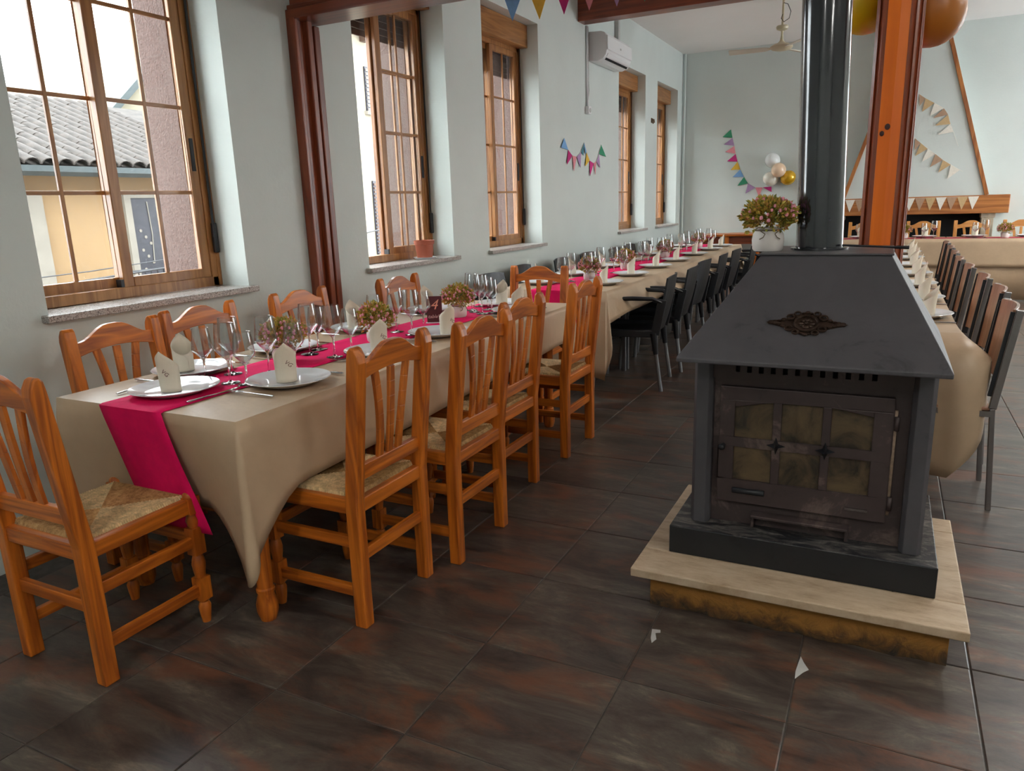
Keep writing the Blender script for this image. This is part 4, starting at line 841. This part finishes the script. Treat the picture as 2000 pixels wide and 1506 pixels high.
def flower_pot(name, rp_, hp, rad, h, n, nb, seed, twine):
    t = thing(name, 'pot', 'flower pot')
    part('pot', MB().lathe([(0, 0), (rp_ * 0.86, 0), (rp_ * 0.95, hp * 0.1), (rp_, hp * 0.45), (rp_ * 0.96, hp * 0.7), (rp_ * 0.80, hp * 0.86), (rp_ * 0.80, hp * 0.9), (rp_ * 0.9, hp * 0.97), (rp_ * 0.9, hp), (rp_ * 0.76, hp), (rp_ * 0.7, hp * 0.8), (0, hp * 0.8)], 28), 'potwhite', t)
    lf, fb = bouquet(rad, h, n, nb, seed, hp + h * 0.62)
    part('foliage', lf, 'leaf', t)['kind'] = 'stuff'; part('blossoms', fb, 'blossom', t)['kind'] = 'stuff'
    tw = MB()
    for s in (-1, 1):
        tw.tube([(s * rp_ * 0.55, -rp_ * 0.68, hp * 0.86), (s * rp_ * 0.30, -rp_ * 0.95, hp * 0.74), (s * rp_ * 0.42, -rp_ * 1.0, hp * 0.60), (s * rp_ * 0.62, -rp_ * 0.86, hp * 0.52)], rp_ * 0.03, 5)
    tw.tube([(rp_ * 0.82 * math.cos(a_), rp_ * 0.82 * math.sin(a_), hp * 0.88) for a_ in [k * PI / 10 for k in range(21)]], rp_ * 0.035, 5, cap=False)
    part('twine', tw, 'twine', t)
    return t
fpA = [Proto(flower_pot('flower_pot', 0.047, 0.070, 0.084, 0.062, 1300, 90, s, True)) for s in (1, 2)]
PG = 'small pots of pink artificial flowers'
for i, (x, y, z, s, lb_) in enumerate([(-2.165, 2.215, ZR, 0, 'white pot of yellow-pink flowers nearest the near end of the front table'), (-2.06, 2.70, ZR, 1, 'wide white pot of orange-pink flowers left of the number sign'), (-2.075, 3.46, ZR, 0, 'white pot of pink flowers just behind the number sign'),
        (-2.05, 5.42, ZR, 1, 'first small flower pot from the near end of the wall table'), (-2.05, 6.32, ZR, 0, 'second small flower pot from the near end of the wall table'), (-2.07, 7.70, ZR, 1, 'third small flower pot from the near end of the wall table'), (-2.08, 9.30, ZR, 0, 'farthest small flower pot on the wall table'),
        (1.285, 10.92, ZR, 0, 'small flower pot at the right on the fireplace table'), (0.19, 10.95, ZR, 1, 'small flower pot peeking past the column on the fireplace table')]):
    fpA[s].put((x, y, z), i * 0.7, lb_, PG)
o = flower_pot('flower_pot', 0.054, 0.080, 0.088, 0.060, 1700, 46, 9, True); o.location = (-0.372, 2.735, 1.157); o['label'] = 'big white pot of pink flowers on the stove top beside the flue'; o['group'] = PG; o.rotation_euler = (0, 0, 0.25)
# table number sign
sg = thing('table_number_sign', 'dark burgundy table number card reading 4 on a small white foot', 'sign', (-2.085, 3.235, ZR), 0.45)
part('card', MB().box(-0.040, 0.040, -0.002, 0.002, 0.003, 0.140), 'signbg', sg, world=False, bevel=0.0006)
part('foot', MB().box(-0.046, 0.046, -0.014, 0.014, 0, 0.004), 'white', sg, world=False)
for s_, z, sz, sh, mt_ in (('4', 0.094, 0.074, 0.35, 'signtx'), ('table', 0.034, 0.026, 0.3, 'signtx2')):
    me = text_mesh(s_, sz, sh); me.materials.append(M[mt_]); l_ = obj('lettering', me, sg)
    l_.matrix_basis = Matrix.Translation((-0.004 if s_ == '4' else -0.010, -0.0026, z)) @ Matrix.Rotation(PI / 2, 4, 'X')
hrt = []
for k in range(25):
    a_ = 2 * PI * k / 24; hrt.append((0.029 + 0.00055 * 16 * math.sin(a_) ** 3, -0.0026, 0.037 + 0.00055 * (13 * math.cos(a_) - 5 * math.cos(2 * a_) - 2 * math.cos(3 * a_) - math.cos(4 * a_))))
part('heart', MB().tube(hrt, 0.0009, 5, cap=False), 'signtx2', sg, world=False)

# ================================================================== WALL THINGS
def bunting(name, label, pts, tips, cols, nrm, loc, closed_tail=None):
    t = thing(name, label, 'bunting', loc); pts = [Vector(p) for p in pts]; tips = [Vector(p) if p else None for p in tips]; n_ = Vector(nrm) * 0.0015
    line = pts + ([Vector(closed_tail)] if closed_tail else [])
    part('string', MB().tube(line, 0.0016, 5), 'linen' if False else 'felt_linen', t)
    for k, tp in enumerate(tips):
        if tp is None: continue
        a_, b_ = pts[k], pts[k + 1]
        part('pennant', MB().add([a_ - n_, b_ - n_, tp - n_, a_ + n_, b_ + n_, tp + n_], [(0, 1, 2), (5, 4, 3), (0, 3, 4, 1), (1, 4, 5, 2), (2, 5, 3, 0)]), 'felt_' + cols[k], t)
    return t
WP = [(7.232, 1.974), (7.332, 1.864), (7.443, 1.813), (7.564, 1.807), (7.689, 1.861), (7.78, 1.963), (7.856, 1.865), (7.946, 1.782), (8.075, 1.757), (8.16, 1.782), (8.246, 1.866), (8.316, 1.97)]
WTp = [(7.122, 1.878), (7.272, 1.72), (7.46, 1.66), (7.648, 1.699), (7.74, 1.825), (7.793, 1.718), (7.934, 1.62), (8.1, 1.635), (8.26, 1.716), (8.458, 1.841)]
tipsW = WTp[:5] + [WTp[5]] + WTp[6:8] + [WTp[8]] + [WTp[9]]
bunting('felt_bunting', 'short multicoloured felt bunting draped on the window wall below the air conditioner', [(-2.994, y, z) for y, z in WP[:5]] + [(-2.994, *WP[5])] + [(-2.994, *p) for p in WP[6:]],
        [(-2.985, *WTp[0]), (-2.985, *WTp[1]), (-2.985, *WTp[2]), (-2.985, *WTp[3]), (-2.985, *WTp[4]), (-2.985, 7.80, 1.84), (-2.985, *WTp[5]), (-2.985, *WTp[6]), (-2.985, *WTp[7]), (-2.985, *WTp[8]), (-2.985, *WTp[9])],
        ['blue', 'magenta', 'pink', 'lilac', 'teal', 'blue', 'yellow', 'magenta', 'pink', 'lilac', 'green'], (1, 0, 0), (-2.99, 7.8, 1.9))
BP = [(-2.255, 2.342), (-2.227, 2.217), (-2.196, 2.098), (-2.172, 1.979), (-2.139, 1.864), (-2.096, 1.748), (-2.034, 1.636), (-1.972, 1.538), (-1.86, 1.472), (-1.752, 1.469), (-1.628, 1.477)]
BTp = [(-2.377, 2.236), (-2.354, 2.126), (-2.331, 2.016), (-2.296, 1.877), (-2.238, 1.745), (-2.205, 1.638), (-2.128, 1.506), (-2.002, 1.386), (-1.802, 1.327), (-1.621, 1.396)]
bunting('felt_bunting', 'long multicoloured felt bunting curving down the back wall beside the balloons', [(x, 12.054, z) for x, z in BP], [(x, 12.048, z) for x, z in BTp], ['green', 'lilac', 'pink', 'magenta', 'yellow', 'blue', 'green', 'lilac', 'pink', 'magenta'], (0, -1, 0), (-2.0, 12.05, 1.8))
B1 = [(0.117, 2.679), (0.229, 2.596), (0.309, 2.536), (0.419, 2.467), (0.535, 2.392), (0.591, 2.308), (0.627, 2.187), (0.673, 2.084)]
B1T = [(0.153, 2.542), (0.246, 2.440), (0.28, 2.365), (0.378, 2.304), (0.418, 2.275), (0.451, 2.179), (0.498, 2.062)]
cyc = ['linen', 'taupe', 'burlap']
bunting('burlap_bunting', 'upper beige and white bunting hanging on the fireplace chimney breast', [(x, 11.822, z) for x, z in B1], [(x, 11.815, z) for x, z in B1T], ['linen', 'taupe', 'burlap', 'linen', 'taupe', 'burlap', 'linen'], (0, -1, 0), (0.4, 11.82, 2.3), (0.745, 11.822, 1.9))
B2 = [(0.127, 2.108), (0.228, 2.034), (0.303, 1.968), (0.391, 1.888), (0.491, 1.814), (0.584, 1.734), (0.682, 1.668), (0.793, 1.595)]
B2T = [(0.166, 1.949), (0.236, 1.876), (0.248, 1.8), (0.337, 1.72), (0.437, 1.646), (0.543, 1.573), (0.654, 1.479)]
bunting('burlap_bunting', 'lower beige and white bunting hanging on the fireplace chimney breast', [(x, 11.822, z) for x, z in B2], [(x, 11.815, z) for x, z in B2T], ['linen', 'taupe', 'burlap', 'linen', 'taupe', 'burlap', 'linen'], (0, -1, 0), (0.4, 11.82, 1.8), (0.83, 11.822, 1.575))
mpx = [-0.70 + 0.1245 * k for k in range(15)]
mpts = [(x, 11.772, 1.246) for x in mpx]; mt_ = [((a_ + b_) / 2, 11.768, 1.076) for a_, b_ in zip(mpx[:-1], mpx[1:])]
bunting('burlap_bunting', 'straight beige and white bunting pinned along the fireplace mantel beam', mpts, mt_, [['burlap', 'linen', 'taupe'][k % 3] for k in range(14)], (0, -1, 0), (0.3, 11.77, 1.2))
NP = [-2.343, -2.145, -1.972, -1.8, -1.618]; nz2 = [2.525, 2.509, 2.517, 2.518, 2.517]
npts = []; ntip = []; ncol = ['blue', 'yellow', 'magenta', 'pink', 'lilac', 'green', 'teal']
xsn = [-2.43, -2.243, -2.06, -1.886, -1.71, -1.53, -1.35, -1.17]
for k, x in enumerate(xsn): npts.append((x, 4.8, 2.735 + 0.004 * (k - 3) ** 2 * 0.3))
for k in range(7): ntip.append((NP[k] if k < 5 else (xsn[k] + xsn[k + 1]) / 2, 4.79, nz2[k] if k < 5 else 2.52))
bunting('felt_bunting', 'bright felt bunting hanging across the room at the top edge', [(-3.0, 4.8, 2.86)] + npts + [(0.8, 4.8, 3.1)], [None] + ntip + [None], ['x'] + ncol + ['x'], (0, -1, 0), (-1.8, 4.8, 2.7))
# balloons
def balloon(label, mat, c, r, ax=(0, 0, -1)):
    t = thing('balloon', label, 'balloon', c, 0, 'party balloons'); a_ = Vector(ax).normalized()
    prof = [(r * math.sin(PI * i / 16) * (1 - 0.06 * (1 - math.cos(PI * i / 16)) / 2), -math.cos(PI * i / 16) * r * (1.06 if i < 8 else 1.0)) for i in range(17)]
    q = Vector((0, 0, -1)).rotation_difference(a_).to_matrix().to_4x4()
    part('skin', MB().join(MB().lathe(prof, 28), None, q), mat, t, world=False)
    part('knot', MB().join(MB().lathe([(r * 0.03, -r * 1.05), (r * 0.07, -r * 1.11), (r * 0.10, -r * 1.15), (0, -r * 1.13)], 8), None, q), mat, t, world=False)
balloon('pale translucent white balloon at the top of the wall cluster', 'clear', (-1.617, 11.94, 1.855), 0.112, (0.5, 0.3, -1))
balloon('peach balloon in the middle of the wall cluster', 'peach', (-1.505, 11.80, 1.705), 0.108, (0.1, 1, -0.2))
balloon('pearl white balloon at the lower left of the wall cluster', 'pearl', (-1.632, 11.94, 1.59), 0.108, (0.9, 0.2, -0.3))
balloon('shiny gold balloon at the right of the wall cluster', 'gold', (-1.381, 11.94, 1.595), 0.110, (-0.8, 0.2, -0.5))
balloon('yellow gold balloon behind the timber column top, left side', 'yellow', (-0.150, 3.68, 2.115), 0.130, (0.6, -0.3, 0.8))
balloon('copper orange balloon on the right of the timber column top', 'orange', (0.085, 3.70, 2.045), 0.135, (-0.6, -0.3, 0.8))
# air conditioner
ac = thing('air_conditioner', 'white split air conditioner mounted high on the window wall', 'air conditioner', (-3.0, 8.37, 2.8))
acp = [(-2.998, 3.088), (-2.86, 3.082), (-2.82, 3.066), (-2.80, 3.03), (-2.793, 2.90), (-2.806, 2.85), (-2.84, 2.81), (-2.90, 2.792), (-2.998, 2.80)]
part('body', MB().prism(acp, 'y', 7.955, 8.785), 'white', ac, bevel=0.006)
part('front_panel', MB().prism([(-2.80, 3.04), (-2.788, 3.03), (-2.782, 2.90), (-2.792, 2.89), (-2.80, 2.90)], 'y', 7.958, 8.782), 'white', ac, bevel=0.003)
part('air_slot', MB().prism([(-2.829, 2.829), (-2.822, 2.824), (-2.838, 2.806), (-2.845, 2.81)], 'y', 8.02, 8.74), 'dark', ac)
part('louvre', MB().prism([(-2.800, 2.866), (-2.794, 2.862), (-2.812, 2.832), (-2.818, 2.836)], 'y', 8.0, 8.76), 'white', ac)
part('badge', MB().box(-2.783, -2.779, 8.36, 8.39, 2.945, 2.962), 'grey', ac)
part('trunking', MB().box(-2.998, -2.95, 8.80, 8.86, 2.95, CZ - 0.002), 'grey', ac, bevel=0.004)
cv = thing('wall_conduit', 'thin white conduit and cable with a wall socket under the red beam', 'conduit', (-3.0, 7.85, 2.28))
part('tube', MB().tube([(-2.985, 7.87, 3.13), (-2.985, 7.87, 2.34)], 0.011, 8), 'white', cv); part('tube', MB().tube([(-2.985, 7.905, 3.13), (-2.985, 7.905, 2.6), (-2.985, 7.92, 2.5), (-2.985, 7.885, 2.38), (-2.985, 7.88, 2.33)], 0.005, 6), 'grey', cv)
part('socket', MB().box(-3.0, -2.955, 7.835, 7.915, 2.255, 2.335), 'white', cv, bevel=0.006); part('socket_face', MB().tube([(-2.956, 7.875, 2.295), (-2.951, 7.875, 2.295)], 0.024, 12), 'grey', cv)
solid('corner_pipe', MB().tube([(-2.965, 12.02, CZ - 0.002), (-2.965, 12.02, 0.002)], 0.018, 10), 'wall', 'painted vertical pipe in the far corner of the room', 'pipe', None, (-2.965, 12.02, 0.02))
hk = MB().tube([(-2.998, 10.34, 2.40), (-2.975, 10.34, 2.40), (-2.965, 10.34, 2.375), (-2.975, 10.34, 2.345)], 0.009, 6); hk.tube([(-2.998, 10.37, 2.41), (-2.97, 10.37, 2.40), (-2.965, 10.37, 2.36)], 0.009, 6); hk.box(-3.0, -2.99, 10.325, 10.385, 2.36, 2.42)
solid('wall_hook', hk, 'twine', 'small brown hook on the wall between the two farthest windows', 'hook', None, (-2.99, 10.35, 2.38))
# ceiling fan
fn = thing('ceiling_fan', 'cream three-blade ceiling fan hanging in front of the back wall', 'fan', (-1.25, 9.5, CZ))
part('rod', MB().tube([(-1.25, 9.5, CZ - 0.001), (-1.25, 9.5, 3.0)], 0.013, 10), 'fan', fn)
part('canopy', MB().lathe([(0, 3.20), (0.06, 3.205), (0.068, 3.19), (0.06, 3.168), (0.02, 3.15), (0.014, 3.15)], 20, (-1.25, 9.5, 0)), 'fan', fn)
part('motor', MB().lathe([(0.014, 3.10), (0.02, 3.05), (0.045, 3.025), (0.09, 3.01), (0.122, 2.99), (0.125, 2.975), (0.10, 2.955), (0.06, 2.945), (0, 2.943)], 28, (-1.25, 9.5, 0)), 'fan', fn)
part('cable', MB().tube([(-1.245, 9.49, 3.44), (-1.20, 9.48, 3.42), (-1.165, 9.48, 3.34), (-1.18, 9.48, 3.27), (-1.235, 9.48, 3.24), (-1.265, 9.48, 3.28), (-1.25, 9.48, 3.32)], 0.004, 6), 'black', fn)
for a_ in (math.radians(186), math.radians(306), math.radians(66)):
    q = Matrix.Translation((-1.25, 9.5, 2.972)) @ Matrix.Rotation(a_, 4, 'Z') @ Matrix.Rotation(0.20, 4, 'X')
    part('blade', MB().join(MB().prism([(0.13, -0.03), (0.18, -0.055), (0.56, -0.07), (0.575, -0.06), (0.575, 0.06), (0.56, 0.07), (0.18, 0.055), (0.13, 0.03)], 'z', -0.004, 0.004), None, q), 'fanb', fn)
    part('blade_bracket', MB().join(MB().box(0.09, 0.2, -0.018, 0.018, -0.003, 0.009), None, q), 'fan', fn)
# unseen fluorescent lights, one reflected in the second window; number and places added for fill
def lamp(x, y, label):
    t = thing('fluorescent_fill', label, 'ceiling light', (x, y, CZ), 0, 'added fluorescent fill lights')
    zl = CZ - 0.42
    for s in (-1, 1): part('hanger', MB().tube([(x, y + s * 0.45, CZ - 0.001), (x, y + s * 0.45, zl)], 0.004, 6), 'grey', t)
    part('housing', MB().box(x - 0.05, x + 0.05, y - 0.62, y + 0.62, zl - 0.03, zl), 'white', t, bevel=0.004)
    for s in (-1, 1): part('tube', MB().tube([(x + s * 0.07, y - 0.58, zl - 0.015), (x + s * 0.07, y + 0.58, zl - 0.015)], 0.014, 8), 'tubeglow', t)
    l = bpy.data.lights.new('tube_light', 'AREA'); l.shape = 'RECTANGLE'; l.size = 0.16; l.size_y = 1.2; l.energy = LAMP_W * (1.6 if y > 8 else 1.0); l.color = (1, 0.985, 0.95)
    for s in (-1, 1):
        lo_ = bpy.data.objects.new('tube_light', l); COL.objects.link(lo_); lo_.parent = t; lo_.location = (0, 0, -0.42 - 0.015 + s * 0.035 - (0.015 if s < 0 else 0)); lo_.rotation_euler = (PI if s > 0 else 0, 0, 0)
for i, (x, y) in enumerate([(-0.6, -1.6), (2.4, -1.6), (2.4, 1.4), (1.6, 5.6), (3.6, 5.0), (3.0, 8.8)]):
    lamp(x, y, '%s unseen fluorescent batten light added for fill, counted from the front wall' % ORD[i])
# ================================================================== FIREPLACE
fp_ = thing('fireplace', 'fireplace with tapered white chimney breast and heavy timber mantel', 'fireplace', (0.24, 12.0, 0))
zb, zt_ = 1.262, CZ - 0.004
hw = lambda z: 0.87 - 0.300 * (z - zb)
cbx = MB(); xc = 0.262
V = [(xc - hw(zb), 11.83, zb), (xc + hw(zb), 11.83, zb), (xc + hw(zb), YB - 0.002, zb), (xc - hw(zb), YB - 0.002, zb), (xc - hw(zt_), 11.83, zt_), (xc + hw(zt_), 11.83, zt_), (xc + hw(zt_), YB - 0.002, zt_), (xc - hw(zt_), YB - 0.002, zt_)]
cbx.add(V, [(0, 3, 2, 1), (4, 5, 6, 7), (0, 1, 5, 4), (1, 2, 6, 5), (2, 3, 7, 6), (3, 0, 4, 7)])
part('chimney_breast', cbx, 'wall', fp_)
for s in (-1, 1):
    part('edge_trim', MB().bar((xc + s * hw(zb), 11.822, zb), (xc + s * hw(zt_), 11.822, zt_), 0.048, 0.03, (0, 1, 0)), 'mantel_z', fp_, bevel=0.004)
part('mantel', MB().box(-0.88, 1.395, 11.775, YB - 0.002, 1.025, 1.262), 'mantel_x', fp_, 'heavy grained timber mantel beam', bevel=0.008)
for s in (-1, 1):
    x = xc + s * 0.915
    part('pillar', MB().box(x - 0.07, x + 0.07, 11.86, YB - 0.002, 0, 0.965).box(x - 0.082, x + 0.082, 11.85, YB - 0.002, 0.965, 1.025), 'stone', fp_, bevel=0.006)
part('firebox', MB().box(xc - 0.845, xc + 0.845, 12.03, YB, 0, 1.025).box(xc - 0.845, xc + 0.845, 11.9, YB, 0, 0.25), 'dark', fp_)
sb = thing('side_table', 'plain wooden side table with overhanging top in the back left corner', 'table', (-2.15, 11.75, 0))
part('tabletop', MB().box(-2.62, -2.21, 11.45, 12.0, 0.77, 0.80), 'honey_x', sb, bevel=0.004); part('tabletop', MB().box(-2.20, -1.66, 11.45, 12.0, 0.775, 0.805), 'honey_x', sb, bevel=0.004)
part('apron', MB().box(-2.15, -1.72, 11.49, 11.51, 0.66, 0.775).box(-2.57, -2.26, 11.49, 11.51, 0.66, 0.77), 'redwood_x', sb)
for x in (-2.56, -2.15, -1.72):
    for y in (11.5, 11.94): part('leg', MB().box(x - 0.03, x + 0.03, y - 0.03, y + 0.03, 0, 0.77), 'honey_z', sb)
# terracotta pot on the second sill
tp = thing('terracotta_pot', 'empty terracotta plastic pot with white saucer on the second window sill', 'plant pot', (-3.06, 4.66, SILL + 0.0065))
part('pot', MB().lathe([(0, 0.008), (0.056, 0.008), (0.068, 0.105), (0.074, 0.107), (0.077, 0.135), (0.072, 0.135), (0.066, 0.11), (0.055, 0.015), (0, 0.015)], 28), 'terra', tp, world=False)
part('saucer', MB().lathe([(0, 0), (0.072, 0), (0.086, 0.014), (0.083, 0.014), (0.07, 0.004), (0, 0.004)], 28), 'white', tp, world=False)
# torn paper scraps on the floor
def scrap(poly, label, loc):
    mb = MB().prism(poly, 'z', 0.0005, 0.0012)
    o = obj('paper_scrap', mb.mesh('paper_scrap', 'grey'), None, loc); tag(o, label, 'paper scrap', 'paper scraps on the floor')
scrap([(-0.014, 0.03), (0.012, 0.035), (0.016, 0.02), (0.002, 0.012), (0.014, -0.02), (0.006, -0.045), (-0.004, -0.02)], 'torn white paper scrap on the tile joint left of the hearth', (-0.565, 2.045, 0))
scrap([(-0.008, 0.06), (0.004, 0.03), (0.020, 0.0), (0.006, -0.02), (-0.012, -0.06), (-0.014, -0.02)], 'longer torn white paper scrap on the tile joint before the hearth', (-0.126, 2.05, 0))

# ================================================================== OUTDOORS
struct('street', MB().box(-40, -3.59, -30, 60, -2.9, -2.6), 'street')
FX = -9.5
hb_ = thing('ochre_house', 'ochre house with weathered tiled roof across the street', 'building', (FX - 3, 7.0, -2.6))
part('wall', MB().box(FX - 6, FX, 2.0, 10.2, -2.6, 1.97), 'facade', hb_)
part('surround', MB().box(FX, FX + 0.06, 5.5, 5.85, -0.8, 1.65), 'surround', hb_); part('surround', MB().box(FX, FX + 0.05, 6.98, 7.08, -0.6, 1.66).box(FX, FX + 0.05, 7.08, 7.75, 1.60, 1.66), 'surround', hb_)
dd_ = part('balcony_door', MB().box(FX, FX + 0.03, 7.07, 7.72, -0.6, 1.60), 'shutterdark', hb_, 'dark closed door with stuck-on discs')
ds = MB()
for k in range(7): ds.tube([(FX + 0.03, 7.18 + 0.07 * (k % 3), 1.15 - 0.09 * k), (FX + 0.035, 7.18 + 0.07 * (k % 3), 1.15 - 0.09 * k)], 0.022, 10)
ds.tube([(FX + 0.034, 7.34, 1.55), (FX + 0.034, 7.36, 1.1), (FX + 0.034, 7.33, 0.7)], 0.008, 6); part('discs', ds, 'surround', dd_)
rl_ = MB().tube([(FX + 0.3, 6.75, 0.62), (FX + 0.3, 8.1, 0.62)], 0.012, 6).tube([(FX + 0.3, 6.75, -0.2), (FX + 0.3, 8.1, -0.2)], 0.012, 6)
for k in range(14): rl_.tube([(FX + 0.3, 6.75 + 0.1 * k, 0.62), (FX + 0.3, 6.75 + 0.1 * k, -0.2)], 0.008, 5, cap=False)
part('balcony_railing', rl_, 'black', hb_)
part('gutter', MB().prism([(FX + 0.28, 1.98), (FX + 0.28, 1.91), (FX + 0.33, 1.86), (FX + 0.39, 1.91), (FX + 0.39, 1.98)], 'y', 1.9, 10.3), 'gutter', hb_)
part('eave_board', MB().box(FX - 0.05, FX + 0.26, 1.9, 10.3, 1.92, 1.97), 'slat', hb_)
sl_ang = math.atan2(1.10, 3.0); rise = math.tan(sl_ang)
part('roof_deck', MB().prism([(FX + 0.3, 1.97), (FX - 3.3, 1.97 + 3.6 * rise), (FX - 6.6, 1.97), (FX - 6.6, 1.9), (FX + 0.3, 1.9)], 'y', 1.9, 10.3), 'rooftile', hb_)
tl = MB(); Lt = 0.36
for i in range(5):
    pass
def barrel():
    mb = MB(); n = 6; vs_ = []
    for j, (d_, r_) in enumerate(((0, 0.105), (Lt, 0.085))):
        for rr2 in (r_, r_ - 0.014):
            for i in range(n + 1):
                a_ = PI * i / n; vs_.append((-d_, rr2 * math.cos(a_), rr2 * math.sin(a_) * 0.75))
    w_ = n + 1
    fs_ = [(i, i + 1, 2 * w_ + i + 1, 2 * w_ + i) for i in range(n)] + [(w_ + i + 1, w_ + i, 3 * w_ + i, 3 * w_ + i + 1) for i in range(n)] + [(i + 1, i, w_ + i, w_ + i + 1) for i in range(n)] + [(2 * w_ + i, 2 * w_ + i + 1, 3 * w_ + i + 1, 3 * w_ + i) for i in range(n)]
    return mb.add(vs_, fs_, 0, True)
bme = barrel().mesh('roof_tile', 'rooftile')
for c in range(22):
    for r in range(12):
        s_ = r * 0.295; x = FX + 0.36 - s_ * math.cos(sl_ang); z = 1.985 + s_ * math.sin(sl_ang) + 0.012
        o = obj('roof_tile', bme, hb_, (x - (FX - 3), 4.6 + c * 0.205 - 7.0 + random.uniform(-0.008, 0.008), z + 2.6)); o.rotation_euler = (0, sl_ang + 0.035 + random.uniform(-0.01, 0.01), random.uniform(-0.03, 0.03))
g2 = thing('gabled_house', 'pale gabled house rising behind the tiled roof', 'building', (-18, 16.5, -2.6))
part('wall', MB().prism([(11.4, -2.6), (11.4, 3.3), (14.9, 6.5), (18.4, 3.3), (18.4, -2.6)], 'x', -22, -16), 'cream', g2)
part('roof_edge', MB().bar((-15.9, 11.2, 3.18), (-15.9, 14.9, 6.6), 0.3, 0.14, (0, 0, 1)).bar((-15.9, 14.9, 6.6), (-15.9, 18.6, 3.18), 0.3, 0.14), 'gutter', g2)
ch = thing('cream_building', 'tall cream building with shuttered windows seen through the open second window', 'building', (-11, 14, -2.6))
part('wall', MB().box(-11, -9, 11.0, 20, -2.6, 4.9), 'cream', ch); part('eave', MB().box(-11, -8.5, 10.9, 20.2, 4.62, 4.95), 'surround', ch)
part('bracket', MB().box(-9.0, -8.6, 11.95, 12.1, 4.35, 4.62), 'slat', ch)
for y0, z0, z1 in ((12.0, 3.14, 3.93), (14.2, 3.14, 3.93), (12.0, 0.3, 1.87), (14.2, 0.3, 1.87)):
    wn = part('window', MB().box(-9.0, -8.97, y0, y0 + 0.62, z0, z1), 'shutterdark', ch); part('sill', MB().box(-9.0, -8.92, y0 - 0.05, y0 + 0.67, z0 - 0.06, z0), 'surround', wn)
    sl2 = MB()
    for k in range(int((z1 - z0) / 0.07)): sl2.box(-8.975, -8.955, y0 + 0.02, y0 + 0.60, z0 + 0.01 + k * 0.07, z0 + 0.055 + k * 0.07)
    part('shutter', sl2, 'slat' if z0 < 1 else 'surround', wn)
solid('street_cable', MB().tube([(-7.6, 1.5, 0.60), (-7.6, 5.0, 0.70), (-7.7, 9.0, 0.88), (-8.5, 16.0, 1.35)], 0.012, 5), 'black', 'black cable strung along the street outside the first window', 'cable', None, (-7.6, 5.0, 0.7))
solid('street_cable', MB().tube([(-7.5, 1.5, 0.72), (-7.5, 5.0, 0.80), (-7.6, 9.0, 1.0)], 0.006, 5), 'black', 'thinner upper cable strung along the street outside the first window', 'cable', None, (-7.5, 5.0, 0.8))
